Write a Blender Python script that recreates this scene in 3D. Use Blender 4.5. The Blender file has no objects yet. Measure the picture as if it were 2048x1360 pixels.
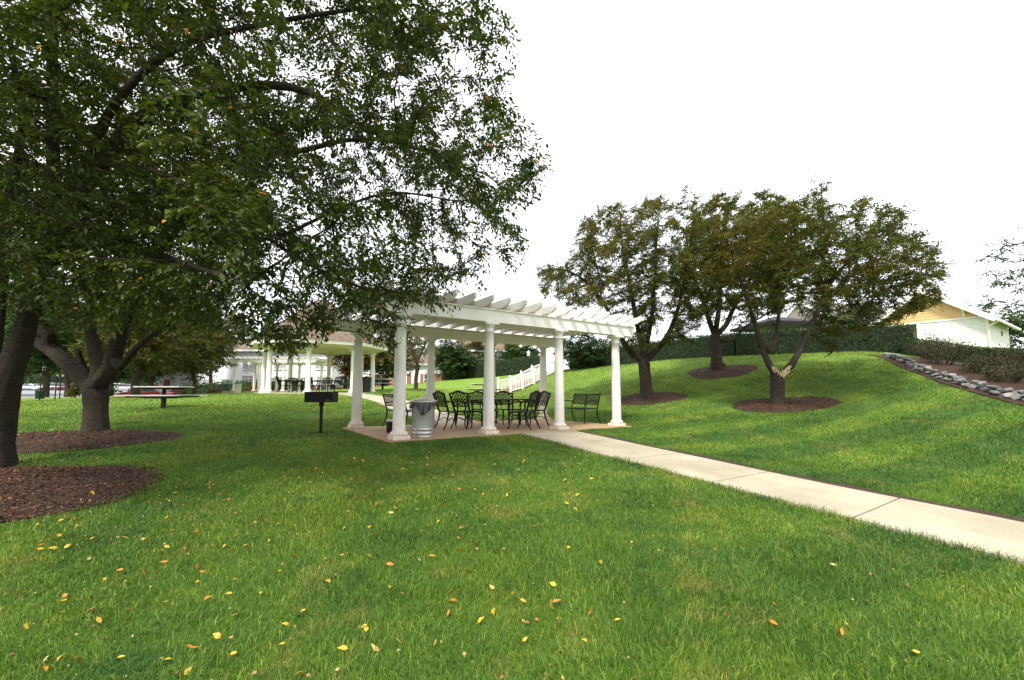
import bpy, bmesh, math, random
import numpy as np
from mathutils import Vector, Matrix
R = math.radians
random.seed(7)
SC = bpy.context.scene
COL = SC.collection

# ------------------------------------------------------------------ camera, sky, sun, exposure
F_PX, PITCH, SHIFT_PX, EYE = 860.0, R(4.5), 37.3, 1.5
cam_data = bpy.data.cameras.new('camera')
cam = bpy.data.objects.new('camera', cam_data)
COL.objects.link(cam)
cam.location = (0, 0, EYE)
cam.rotation_euler = (R(90) + PITCH, 0, 0)
cam_data.sensor_width = 36
cam_data.lens = F_PX / 2048 * 36
cam_data.shift_y = SHIFT_PX / 2048
cam_data.clip_start = 0.05
cam_data.clip_end = 3000
SC.camera = cam

SUN_EL, SUN_AZ = R(52), R(200)          # azimuth measured from +Y clockwise: the sun stands behind the camera
world = bpy.data.worlds.new('World')
SC.world = world
world.use_nodes = True
wn, wl = world.node_tree.nodes, world.node_tree.links
wn.clear()
w_out = wn.new('ShaderNodeOutputWorld')
w_bg = wn.new('ShaderNodeBackground')
w_sky = wn.new('ShaderNodeTexSky')
w_sky.sky_type = 'NISHITA'
w_sky.sun_disc = False
w_sky.sun_elevation = SUN_EL
w_sky.sun_rotation = SUN_AZ
w_mix = wn.new('ShaderNodeMixRGB')       # bright even overcast over the clear sky
w_mix.inputs[0].default_value = 0.88
w_mix.inputs[2].default_value = (9.2, 9.3, 9.5, 1)
wl.new(w_sky.outputs[0], w_mix.inputs[1])
wl.new(w_mix.outputs[0], w_bg.inputs[0])
w_bg.inputs[1].default_value = 0.105
wl.new(w_bg.outputs[0], w_out.inputs[0])

sun_data = bpy.data.lights.new('sun', 'SUN')
sun_data.energy = 2.6
sun_data.angle = R(9)
sun_data.color = (1.0, 0.95, 0.86)
sun = bpy.data.objects.new('sun', sun_data)
COL.objects.link(sun)
_sd = Vector((math.sin(SUN_AZ) * math.cos(SUN_EL), math.cos(SUN_AZ) * math.cos(SUN_EL), math.sin(SUN_EL)))
sun.rotation_euler = _sd.to_track_quat('Z', 'Y').to_euler()

SC.view_settings.view_transform = 'Standard'
SC.view_settings.look = 'None'
SC.view_settings.gamma = 1
SC.view_settings.use_curve_mapping = False
SC.view_settings.exposure = 1.05
SC.cycles.max_bounces = 6
SC.cycles.diffuse_bounces = 3
SC.cycles.glossy_bounces = 2
SC.cycles.transmission_bounces = 4
SC.cycles.transparent_max_bounces = 4

# ------------------------------------------------------------------ helpers
def W(px, py, D):
    """world point seen at pixel (px, py) of the 2048 wide frame, D metres ahead"""
    cx = (px - 1024) / F_PX
    cy = -(py - 680 - SHIFT_PX) / F_PX
    fy = math.cos(PITCH) - math.sin(PITCH) * cy
    fz = math.sin(PITCH) + math.cos(PITCH) * cy
    return np.array([cx / fy * D, D, EYE + fz / fy * D])

def project(P):
    P = np.asarray(P, float)
    y, z = P[..., 1], P[..., 2] - EYE
    fwd = y * math.cos(PITCH) + z * math.sin(PITCH)
    up = -y * math.sin(PITCH) + z * math.cos(PITCH)
    fw = np.where(np.abs(fwd) < 1e-3, 1e-3, fwd)
    return 1024 + F_PX * P[..., 0] / fw, 680 + SHIFT_PX - F_PX * up / fw, fwd

def in_poly(px, py, poly):
    inside = np.zeros(np.shape(px), bool)
    n = len(poly)
    for i in range(n):
        x0, y0 = poly[i]
        x1, y1 = poly[(i + 1) % n]
        if y0 == y1:
            continue
        c = ((y0 > py) != (y1 > py)) & (px < (x1 - x0) * (py - y0) / (y1 - y0) + x0)
        inside ^= c
    return inside

def tag(o, label=None, cat=None, group=None, kind=None):
    if label: o['label'] = label
    if cat: o['category'] = cat
    if group: o['group'] = group
    if kind: o['kind'] = kind
    return o

def empty(name, loc, rz=0.0, label=None, cat=None, group=None):
    o = bpy.data.objects.new(name, None)
    COL.objects.link(o)
    o.location = loc
    o.rotation_euler = (0, 0, rz)
    o.empty_display_size = 0.2
    return tag(o, label, cat, group)

def link_mesh(name, me, mat=None, parent=None, loc=None):
    o = bpy.data.objects.new(name, me)
    COL.objects.link(o)
    if mat is not None:
        for m in (mat if isinstance(mat, (list, tuple)) else [mat]):
            me.materials.append(m)
    if parent is not None:
        o.parent = parent
    if loc is not None:
        o.location = loc
    return o

def copy_tree(o, parent=None):
    c = o.copy()
    COL.objects.link(c)
    c.parent = parent
    for ch in o.children:
        copy_tree(ch, c)
    return c

def mesh_np(name, verts, faces, smooth=False):
    """verts (N,3); faces: list of integer arrays (M,k)"""
    me = bpy.data.meshes.new(name)
    verts = np.asarray(verts, np.float32)
    faces = [np.asarray(f, np.int32) for f in faces if len(f)]
    loops = np.concatenate([f.ravel() for f in faces])
    sizes = np.concatenate([np.full(len(f), f.shape[1], np.int32) for f in faces])
    starts = np.concatenate([[0], np.cumsum(sizes)[:-1]]).astype(np.int32)
    me.vertices.add(len(verts))
    me.vertices.foreach_set('co', verts.ravel())
    me.loops.add(len(loops))
    me.loops.foreach_set('vertex_index', loops)
    me.polygons.add(len(sizes))
    me.polygons.foreach_set('loop_start', starts)
    me.polygons.foreach_set('loop_total', sizes)
    me.polygons.foreach_set('use_smooth', np.full(len(sizes), bool(smooth)))
    me.update(calc_edges=True)
    return me

class MB:
    """collects boxes, tubes, lathes and prisms into one mesh"""
    def __init__(s):
        s.v, s.f, s.sm = [], [], []
    def add(s, vs, fs, smooth=False):
        b = len(s.v)
        s.v.extend([tuple(v) for v in vs])
        s.f.extend([tuple(b + i for i in f) for f in fs])
        s.sm.extend([smooth] * len(fs))
        return s
    def box(s, c, d, rz=0.0, m=None):
        x, y, z = d[0] / 2, d[1] / 2, d[2] / 2
        vs = [Vector(p) for p in ((-x, -y, -z), (x, -y, -z), (x, y, -z), (-x, y, -z), (-x, -y, z), (x, -y, z), (x, y, z), (-x, y, z))]
        M = m if m is not None else Matrix.Rotation(rz, 4, 'Z')
        vs = [M @ v + Vector(c) for v in vs]
        return s.add(vs, [(0, 3, 2, 1), (4, 5, 6, 7), (0, 1, 5, 4), (1, 2, 6, 5), (2, 3, 7, 6), (3, 0, 4, 7)])
    def beam(s, a, b, w, h, up=(0, 0, 1)):
        a, b = Vector(a), Vector(b)
        d = (b - a).normalized()
        sd = d.cross(Vector(up))
        if sd.length < 1e-4: sd = d.cross(Vector((1, 0, 0)))
        sd.normalize()
        u = sd.cross(d)
        vs = []
        for p in (a, b):
            for i, j in ((-1, -1), (1, -1), (1, 1), (-1, 1)):
                vs.append(p + sd * (w / 2 * i) + u * (h / 2 * j))
        return s.add(vs, [(0, 1, 2, 3), (7, 6, 5, 4), (0, 4, 5, 1), (1, 5, 6, 2), (2, 6, 7, 3), (3, 7, 4, 0)])
    def tube(s, pts, r, n=8, closed=False, smooth=True):
        pts = [Vector(p) for p in pts]
        k = len(pts)
        rr = r if isinstance(r, (list, tuple)) else [r] * k
        vs, fs = [], []
        prev = None
        for i, p in enumerate(pts):
            if closed: d = pts[(i + 1) % k] - pts[i - 1]
            else: d = pts[min(i + 1, k - 1)] - pts[max(i - 1, 0)]
            d = d.normalized() if d.length > 1e-9 else Vector((0, 0, 1))
            if prev is None:
                a = d.cross(Vector((0, 0, 1)))
                if a.length < 0.1: a = d.cross(Vector((1, 0, 0)))
            else:
                a = prev - d * prev.dot(d)
                if a.length < 1e-6: a = d.orthogonal()
            a.normalize(); prev = a
            b = d.cross(a)
            for j in range(n):
                t = 2 * math.pi * j / n
                vs.append(p + (a * math.cos(t) + b * math.sin(t)) * rr[i])
        m = k if closed else k - 1
        for i in range(m):
            for j in range(n):
                i2, j2 = (i + 1) % k, (j + 1) % n
                fs.append((i * n + j, i * n + j2, i2 * n + j2, i2 * n + j))
        s.add(vs, fs, smooth)
        if not closed:
            s.add(vs[:n], [tuple(range(n - 1, -1, -1))])
            s.add(vs[-n:], [tuple(range(n))])
        return s
    def lathe(s, c, prof, n=24, smooth=True, cap=True):
        vs, fs = [], []
        for r, z in prof:
            for j in range(n):
                t = 2 * math.pi * j / n
                vs.append((c[0] + r * math.cos(t), c[1] + r * math.sin(t), c[2] + z))
        k = len(prof)
        for i in range(k - 1):
            for j in range(n):
                j2 = (j + 1) % n
                fs.append((i * n + j, i * n + j2, (i + 1) * n + j2, (i + 1) * n + j))
        s.add(vs, fs, smooth)
        if cap:
            s.add(vs[:n], [tuple(range(n - 1, -1, -1))])
            s.add(vs[-n:], [tuple(range(n))])
        return s
    def prism(s, poly, a, b):
        """poly: list of 3D points (planar) extruded from offset a to offset b (vectors)"""
        a, b = Vector(a), Vector(b)
        n = len(poly)
        vs = [Vector(p) + a for p in poly] + [Vector(p) + b for p in poly]
        fs = [tuple(range(n - 1, -1, -1)), tuple(range(n, 2 * n))]
        fs += [(i, (i + 1) % n, n + (i + 1) % n, n + i) for i in range(n)]
        return s.add(vs, fs)
    def mesh(s, name):
        me = bpy.data.meshes.new(name)
        me.from_pydata(s.v, [], s.f)
        me.polygons.foreach_set('use_smooth', s.sm)
        me.update()
        return me
    def build(s, name, mat=None, parent=None, loc=None, bevel=0.0):
        o = link_mesh(name, s.mesh(name), mat, parent, loc)
        if bevel:
            md = o.modifiers.new('bevel', 'BEVEL')
            md.width = bevel; md.segments = 1; md.limit_method = 'ANGLE'
            md.angle_limit = R(40)
        return o

# ------------------------------------------------------------------ materials
def new_mat(name):
    m = bpy.data.materials.new(name)
    m.use_nodes = True
    nt = m.node_tree
    return m, nt, nt.nodes['Principled BSDF']

def noise(nt, scale, detail=4, rough=0.6, coord='Object', vec=None, stretch=None):
    n = nt.nodes.new('ShaderNodeTexNoise')
    n.inputs['Scale'].default_value = scale
    n.inputs['Detail'].default_value = detail
    n.inputs['Roughness'].default_value = rough
    if vec is None:
        if coord == 'World':
            g = nt.nodes.new('ShaderNodeNewGeometry'); src = g.outputs['Position']
        else:
            t = nt.nodes.new('ShaderNodeTexCoord'); src = t.outputs[coord]
    else:
        src = vec
    if stretch is not None:
        mp = nt.nodes.new('ShaderNodeMapping')
        mp.inputs['Scale'].default_value = stretch
        nt.links.new(src, mp.inputs[0]); src = mp.outputs[0]
    nt.links.new(src, n.inputs['Vector'])
    return n

def ramp(nt, src, stops):
    r = nt.nodes.new('ShaderNodeValToRGB')
    e = r.color_ramp.elements
    while len(e) > 1: e.remove(e[-1])
    e[0].position, e[0].color = stops[0][0], (*stops[0][1], 1)
    for p, c in stops[1:]:
        k = e.new(p); k.color = (*c, 1)
    nt.links.new(src, r.inputs[0])
    return r.outputs[0]

def vramp(nt, src, a, b, lo=0.0, hi=1.0):
    m = nt.nodes.new('ShaderNodeMapRange')
    m.inputs[1].default_value, m.inputs[2].default_value = a, b
    m.inputs[3].default_value, m.inputs[4].default_value = lo, hi
    nt.links.new(src, m.inputs[0])
    return m.outputs[0]

def mix(nt, fac, a, b, mode='MIX'):
    m = nt.nodes.new('ShaderNodeMixRGB')
    m.blend_type = mode
    for i, v in ((0, fac), (1, a), (2, b)):
        if isinstance(v, (int, float)): m.inputs[i].default_value = v
        elif isinstance(v, tuple): m.inputs[i].default_value = (*v, 1)
        else: nt.links.new(v, m.inputs[i])
    return m.outputs[0]

def math_n(nt, op, a, b=None):
    m = nt.nodes.new('ShaderNodeMath'); m.operation = op
    for i, v in ((0, a), (1, b)):
        if v is None: continue
        if isinstance(v, (int, float)): m.inputs[i].default_value = v
        else: nt.links.new(v, m.inputs[i])
    return m.outputs[0]

def bump(nt, bs, h, strength, dist=0.02):
    b = nt.nodes.new('ShaderNodeBump')
    b.inputs['Strength'].default_value = strength
    b.inputs['Distance'].default_value = dist
    nt.links.new(h, b.inputs['Height'])
    nt.links.new(b.outputs[0], bs.inputs['Normal'])

def simple(name, col, rough=0.6, metal=0.0, var=0.15, scale=6.0, bmp=0.0, spec=0.4):
    m, nt, bs = new_mat(name)
    n = noise(nt, scale)
    c2 = tuple(c * (1 - var) for c in col)
    c1 = tuple(min(1, c * (1 + var)) for c in col)
    nt.links.new(ramp(nt, n.outputs[0], [(0.3, c2), (0.7, c1)]), bs.inputs['Base Color'])
    bs.inputs['Roughness'].default_value = rough
    bs.inputs['Metallic'].default_value = metal
    bs.inputs['Specular IOR Level'].default_value = spec
    if bmp:
        n2 = noise(nt, scale * 8)
        bump(nt, bs, n2.outputs[0], bmp)
    return m

def leaf_mat(name, stops, trans=0.35, rough=0.45, tint=None, yellow=0.0, ycol=(0.62, 0.28, 0.03), world_scale=0.6):
    """stops: colours picked per leaf; tint: second colour mixed in large patches"""
    m, nt, bs = new_mat(name)
    g = nt.nodes.new('ShaderNodeNewGeometry')
    rnd = g.outputs['Random Per Island']
    col = ramp(nt, rnd, stops)
    if tint:
        n = noise(nt, world_scale, 3, 0.6, 'World')
        f = vramp(nt, n.outputs[0], 0.42, 0.66)
        f = math_n(nt, 'MULTIPLY', f, math_n(nt, 'FRACT', math_n(nt, 'MULTIPLY', rnd, 37.7)))
        col = mix(nt, f, col, tint)
    if yellow:
        r2 = math_n(nt, 'FRACT', math_n(nt, 'MULTIPLY', rnd, 113.3))
        col = mix(nt, math_n(nt, 'LESS_THAN', r2, yellow), col, ycol)
    nt.links.new(col, bs.inputs['Base Color'])
    bs.inputs['Roughness'].default_value = rough
    bs.inputs['Specular IOR Level'].default_value = 0.35
    tr = nt.nodes.new('ShaderNodeBsdfTranslucent')
    nt.links.new(mix(nt, 1.0, col, (1.0, 1.0, 0.45), 'MULTIPLY'), tr.inputs[0])
    ms = nt.nodes.new('ShaderNodeMixShader')
    ms.inputs[0].default_value = trans
    nt.links.new(bs.outputs[0], ms.inputs[1])
    nt.links.new(tr.outputs[0], ms.inputs[2])
    nt.links.new(ms.outputs[0], nt.nodes['Material Output'].inputs[0])
    return m

def bark_mat(name, a, b, band=14.0):
    m, nt, bs = new_mat(name)
    n1 = noise(nt, 5.5, 8, 0.78, 'World', stretch=(1.0, 1.0, band / 3))
    n2 = noise(nt, 1.6, 4, 0.6, 'World')
    n3 = noise(nt, 22.0, 5, 0.7, 'World', stretch=(0.7, 0.7, 2.6))
    c = ramp(nt, n1.outputs[0], [(0.3, a), (0.7, b)])
    c = mix(nt, vramp(nt, n2.outputs[0], 0.5, 0.75, 0, 0.5), c, (b[0] * 1.1, b[1] * 1.25, b[2] * 0.9))
    c = mix(nt, vramp(nt, n3.outputs[0], 0.6, 0.7, 0, 0.5), c, tuple(min(1, x * 1.9) for x in b))
    nt.links.new(c, bs.inputs['Base Color'])
    bs.inputs['Roughness'].default_value = 0.9
    bs.inputs['Specular IOR Level'].default_value = 0.15
    h = math_n(nt, 'ADD', n1.outputs[0], math_n(nt, 'MULTIPLY', n3.outputs[0], 0.6))
    bump(nt, bs, h, 1.0, 0.06)
    return m

M = {}
M['bark'] = bark_mat('cherry_bark', (0.012, 0.009, 0.007), (0.095, 0.078, 0.062), 24)
M['bark_far'] = bark_mat('grey_bark', (0.022, 0.016, 0.013), (0.095, 0.075, 0.062), 10)
M['leaf_big'] = leaf_mat('cherry_leaf', [(0.0, (0.022, 0.038, 0.008)), (0.5, (0.042, 0.068, 0.012)), (1.0, (0.085, 0.115, 0.018))],
                         0.34, 0.45, tint=(0.12, 0.14, 0.02), yellow=0.004, ycol=(0.65, 0.27, 0.03), world_scale=0.5)
M['leaf_olive'] = leaf_mat('small_cherry_leaf', [(0.0, (0.044, 0.064, 0.015)), (0.5, (0.080, 0.104, 0.022)), (1.0, (0.13, 0.145, 0.03))],
                           0.4, 0.5, tint=(0.16, 0.10, 0.022), yellow=0.008, ycol=(0.45, 0.17, 0.03), world_scale=0.55)
M['leaf_mid'] = leaf_mat('bushy_leaf', [(0.0, (0.025, 0.055, 0.018)), (0.6, (0.045, 0.095, 0.025)), (1.0, (0.08, 0.14, 0.035))],
                         0.3, 0.5, tint=(0.10, 0.15, 0.03), world_scale=0.8)
M['leaf_autumn'] = leaf_mat('turning_leaf', [(0.0, (0.05, 0.07, 0.02)), (0.6, (0.09, 0.10, 0.025)), (1.0, (0.14, 0.12, 0.03))],
                            0.3, 0.5, tint=(0.30, 0.13, 0.03), world_scale=0.5)
M['leaf_hedge'] = leaf_mat('hedge_leaf', [(0.0, (0.014, 0.032, 0.008)), (0.6, (0.026, 0.056, 0.012)), (1.0, (0.05, 0.10, 0.017))],
                           0.2, 0.6, tint=(0.04, 0.085, 0.012), world_scale=1.5)
M['leaf_shrub'] = leaf_mat('shrub_leaf', [(0.0, (0.026, 0.032, 0.011)), (0.6, (0.045, 0.052, 0.016)), (1.0, (0.075, 0.072, 0.024))],
                           0.2, 0.6, tint=(0.075, 0.050, 0.028), world_scale=1.2)
M['white'] = None
def white_paint():
    m, nt, bs = new_mat('white_paint')
    g = nt.nodes.new('ShaderNodeNewGeometry')
    sp = nt.nodes.new('ShaderNodeSeparateXYZ')
    t = nt.nodes.new('ShaderNodeTexCoord')
    nt.links.new(t.outputs['Object'], sp.inputs[0])
    n = noise(nt, 3.0, 5, 0.65, 'World')
    n2 = noise(nt, 14.0, 5, 0.7, 'World', stretch=(1, 1, 0.25))
    base = ramp(nt, n.outputs[0], [(0.3, (0.73, 0.685, 0.635)), (0.7, (0.81, 0.77, 0.725))])
    base = mix(nt, vramp(nt, n2.outputs[0], 0.6, 0.78, 0, 0.35), base, (0.60, 0.56, 0.49))
    # clay splashed up from the slab: a stain on the lowest 30 cm
    low = vramp(nt, sp.outputs['Z'], 0.0, 0.6, 1.0, 0.0)
    low = math_n(nt, 'MULTIPLY', low, vramp(nt, n2.outputs[0], 0.3, 0.62))
    m_ = mix(nt, math_n(nt, 'MULTIPLY', low, 0.8), base, (0.62, 0.42, 0.27))
    nt.links.new(m_, bs.inputs['Base Color'])
    bs.inputs['Roughness'].default_value = 0.5
    return m
M['column'] = white_paint()
M['white'] = simple('white_wood', (0.80, 0.755, 0.715), 0.5, var=0.05, scale=3)
M['soffit'] = simple('cream_soffit', (0.74, 0.65, 0.52), 0.6, var=0.05, scale=2)
M['vinyl'] = simple('white_vinyl', (0.78, 0.78, 0.76), 0.4, var=0.03)
M['black'] = simple('black_iron', (0.006, 0.006, 0.006), 0.5, var=0.3, scale=20, spec=0.3)
M['char'] = simple('black_steel', (0.010, 0.009, 0.009), 0.65, var=0.4, scale=12, bmp=0.2, spec=0.25)
M['rust'] = simple('rust', (0.18, 0.07, 0.03), 0.8, var=0.3)
M['bag'] = simple('black_plastic_bag', (0.012, 0.012, 0.014), 0.25, var=0.2, spec=0.6)
M['bin_grey'] = simple('dark_plastic', (0.05, 0.055, 0.06), 0.45)
M['bin_green'] = simple('green_bin_plastic', (0.01, 0.035, 0.028), 0.5)
M['bin_white'] = simple('pale_bin_plastic', (0.6, 0.6, 0.58), 0.5)
M['plank'] = simple('weathered_plank', (0.46, 0.43, 0.39), 0.8, var=0.25, scale=9, bmp=0.3)
M['glass'] = simple('dark_glass', (0.07, 0.08, 0.09), 0.08, var=0.1, spec=0.8)
M['window'] = simple('bright_window', (0.34, 0.36, 0.38), 0.12, var=0.15, scale=2, spec=0.7)
M['tyre'] = simple('tyre', (0.02, 0.02, 0.02), 0.8)
M['chrome'] = simple('wheel_metal', (0.5, 0.5, 0.5), 0.3, metal=0.9)
M['lamp_white'] = simple('lamp_glass', (0.8, 0.8, 0.78), 0.3, var=0.02)
M['teal_door'] = simple('teal_door', (0.14, 0.27, 0.22), 0.5, var=0.05)
M['red_door'] = simple('red_door', (0.22, 0.03, 0.03), 0.5)
M['terracotta'] = simple('terracotta', (0.4, 0.17, 0.09), 0.8)
M['leaf_yellow'] = simple('yellow_fallen_leaf', (0.52, 0.34, 0.03), 0.6, var=0.25, scale=30)
M['leaf_orange'] = simple('orange_fallen_leaf', (0.42, 0.16, 0.018), 0.6, var=0.3, scale=30)
M['leaf_pale'] = simple('pale_fallen_leaf', (0.48, 0.36, 0.12), 0.6, var=0.2, scale=30)
M['leaf_brown'] = simple('brown_fallen_leaf', (0.20, 0.10, 0.045), 0.7, var=0.3, scale=30)
M['wound'] = simple('torn_pale_wood', (0.40, 0.32, 0.19), 0.85, var=0.55, scale=14, bmp=0.5)
M['stem'] = simple('twig_bark', (0.05, 0.035, 0.025), 0.9)

def galvanised():
    m, nt, bs = new_mat('galvanised_steel')
    v = nt.nodes.new('ShaderNodeTexVoronoi'); v.inputs['Scale'].default_value = 30
    t = nt.nodes.new('ShaderNodeTexCoord'); nt.links.new(t.outputs['Object'], v.inputs['Vector'])
    n = noise(nt, 7)
    c = mix(nt, 0.5, ramp(nt, v.outputs['Color'], [(0.0, (0.36, 0.37, 0.37)), (1.0, (0.56, 0.57, 0.56))]),
            ramp(nt, n.outputs[0], [(0.3, (0.34, 0.34, 0.33)), (0.7, (0.60, 0.60, 0.58))]))
    nt.links.new(c, bs.inputs['Base Color'])
    bs.inputs['Metallic'].default_value = 0.75
    bs.inputs['Roughness'].default_value = 0.38
    return m
M['galv'] = galvanised()

def car_paint(name, col):
    m, nt, bs = new_mat(name)
    bs.inputs['Base Color'].default_value = (*col, 1)
    bs.inputs['Roughness'].default_value = 0.25
    bs.inputs['Coat Weight'].default_value = 0.6
    return m

def siding(name, col, pitch=0.12, lo=0.75):
    m, nt, bs = new_mat(name)
    g = nt.nodes.new('ShaderNodeTexCoord')
    sp = nt.nodes.new('ShaderNodeSeparateXYZ'); nt.links.new(g.outputs['Object'], sp.inputs[0])
    fr = math_n(nt, 'FRACT', math_n(nt, 'DIVIDE', sp.outputs['Z'], pitch))
    n = noise(nt, 2.0)
    c = ramp(nt, n.outputs[0], [(0.3, tuple(x * 0.95 for x in col)), (0.7, col)])
    nt.links.new(c, bs.inputs['Base Color'])
    bs.inputs['Roughness'].default_value = 0.55
    b = nt.nodes.new('ShaderNodeBump'); b.inputs['Strength'].default_value = 1.0; b.inputs['Distance'].default_value = 0.05
    b.invert = True
    nt.links.new(fr, b.inputs['Height']); nt.links.new(b.outputs[0], bs.inputs['Normal'])
    return m
M['siding_white'] = siding('white_siding', (0.72, 0.72, 0.70))
M['siding_cream'] = siding('cream_siding', (0.66, 0.63, 0.52))

def brick():
    m, nt, bs = new_mat('red_brick')
    t = nt.nodes.new('ShaderNodeTexCoord')
    b = nt.nodes.new('ShaderNodeTexBrick')
    mp = nt.nodes.new('ShaderNodeMapping'); mp.inputs['Rotation'].default_value = (R(90), 0, 0)
    nt.links.new(t.outputs['Object'], mp.inputs[0]); nt.links.new(mp.outputs[0], b.inputs[0])
    b.inputs['Color1'].default_value = (0.30, 0.10, 0.06, 1)
    b.inputs['Color2'].default_value = (0.22, 0.075, 0.05, 1)
    b.inputs['Mortar'].default_value = (0.36, 0.28, 0.22, 1)
    b.inputs['Scale'].default_value = 4.5
    b.inputs['Mortar Size'].default_value = 0.012
    nt.links.new(b.outputs[0], bs.inputs['Base Color'])
    bs.inputs['Roughness'].default_value = 0.85
    return m
M['brick'] = brick()

def shingle(name, a, b):
    m, nt, bs = new_mat(name)
    t = nt.nodes.new('ShaderNodeTexCoord')
    sp = nt.nodes.new('ShaderNodeSeparateXYZ'); nt.links.new(t.outputs['Object'], sp.inputs[0])
    row = math_n(nt, 'DIVIDE', sp.outputs['Z'], 0.085)
    fr = math_n(nt, 'FRACT', row)
    n1 = noise(nt, 3.2, 3, 0.7, stretch=(1, 1, 4.5))
    n2 = noise(nt, 1.0, 3)
    n3 = noise(nt, 9.0, 2, stretch=(1, 1, 2.0))
    f = math_n(nt, 'ADD', math_n(nt, 'MULTIPLY', n1.outputs[0], 0.6), math_n(nt, 'MULTIPLY', n3.outputs[0], 0.4))
    c = ramp(nt, f, [(0.38, a), (0.5, tuple((x + y) / 2 for x, y in zip(a, b))), (0.62, b)])
    nt.links.new(c, bs.inputs['Base Color'])
    bs.inputs['Roughness'].default_value = 0.9
    bm = nt.nodes.new('ShaderNodeBump'); bm.inputs['Strength'].default_value = 0.8; bm.inputs['Distance'].default_value = 0.03
    bm.invert = True
    nt.links.new(fr, bm.inputs['Height']); nt.links.new(bm.outputs[0], bs.inputs['Normal'])
    return m
M['shingle'] = shingle('brown_shingle', (0.075, 0.052, 0.036), (0.20, 0.145, 0.10))
M['shingle_grey'] = shingle('grey_shingle', (0.16, 0.145, 0.135), (0.26, 0.235, 0.215))

def stone():
    m, nt, bs = new_mat('grey_stone')
    n1 = noise(nt, 3.5, 8, 0.7, 'World')
    oi = nt.nodes.new('ShaderNodeObjectInfo')
    c = ramp(nt, n1.outputs[0], [(0.32, (0.03, 0.032, 0.036)), (0.5, (0.12, 0.125, 0.13)), (0.68, (0.36, 0.345, 0.32))])
    c = mix(nt, 0.35, c, ramp(nt, oi.outputs['Random'], [(0.0, (0.08, 0.08, 0.08)), (1.0, (0.32, 0.305, 0.28))]))
    nt.links.new(c, bs.inputs['Base Color'])
    bs.inputs['Roughness'].default_value = 0.85
    n2 = noise(nt, 18, 6, 0.7, 'World')
    bump(nt, bs, n2.outputs[0], 0.6, 0.02)
    return m
M['stone'] = stone()

def concrete(name, a, b, stain=None, stain_lim=(0.45, 0.6)):
    m, nt, bs = new_mat(name)
    n1 = noise(nt, 1.3, 6, 0.6, 'World')
    n2 = noise(nt, 60, 3, 0.7, 'World')
    n4 = noise(nt, 6, 6, 0.75, 'World')
    c = ramp(nt, n1.outputs[0], [(0.35, a), (0.65, b)])
    c = mix(nt, vramp(nt, n2.outputs[0], 0.52, 0.72, 0, 0.6), c, tuple(x * 0.5 for x in a))
    n6 = noise(nt, 190, 2, 0.6, 'World')
    c = mix(nt, vramp(nt, n6.outputs[0], 0.6, 0.68, 0, 0.6), c, tuple(x * 0.45 for x in a))
    c = mix(nt, vramp(nt, n4.outputs[0], 0.58, 0.75, 0, 0.35), c, tuple(x * 0.72 for x in a))
    if stain:
        n3 = noise(nt, 0.9, 6, 0.7, 'World')
        c = mix(nt, vramp(nt, n3.outputs[0], *stain_lim), c, stain)
    nt.links.new(c, bs.inputs['Base Color'])
    bs.inputs['Roughness'].default_value = 0.85
    bump(nt, bs, n2.outputs[0], 0.25, 0.004)
    return m
M['path'] = concrete('pale_concrete', (0.31, 0.27, 0.185), (0.42, 0.375, 0.275))
M['slab'] = concrete('clay_stained_concrete', (0.36, 0.255, 0.14), (0.41, 0.32, 0.20), (0.38, 0.215, 0.09), (0.42, 0.60))
M['asphalt'] = concrete('pale_asphalt', (0.20, 0.20, 0.205), (0.27, 0.27, 0.275))  # pale grey asphalt, lightly mottled
M['soil'] = simple('dark_soil', (0.055, 0.035, 0.022), 0.95, var=0.4, scale=30, bmp=0.8)

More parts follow.
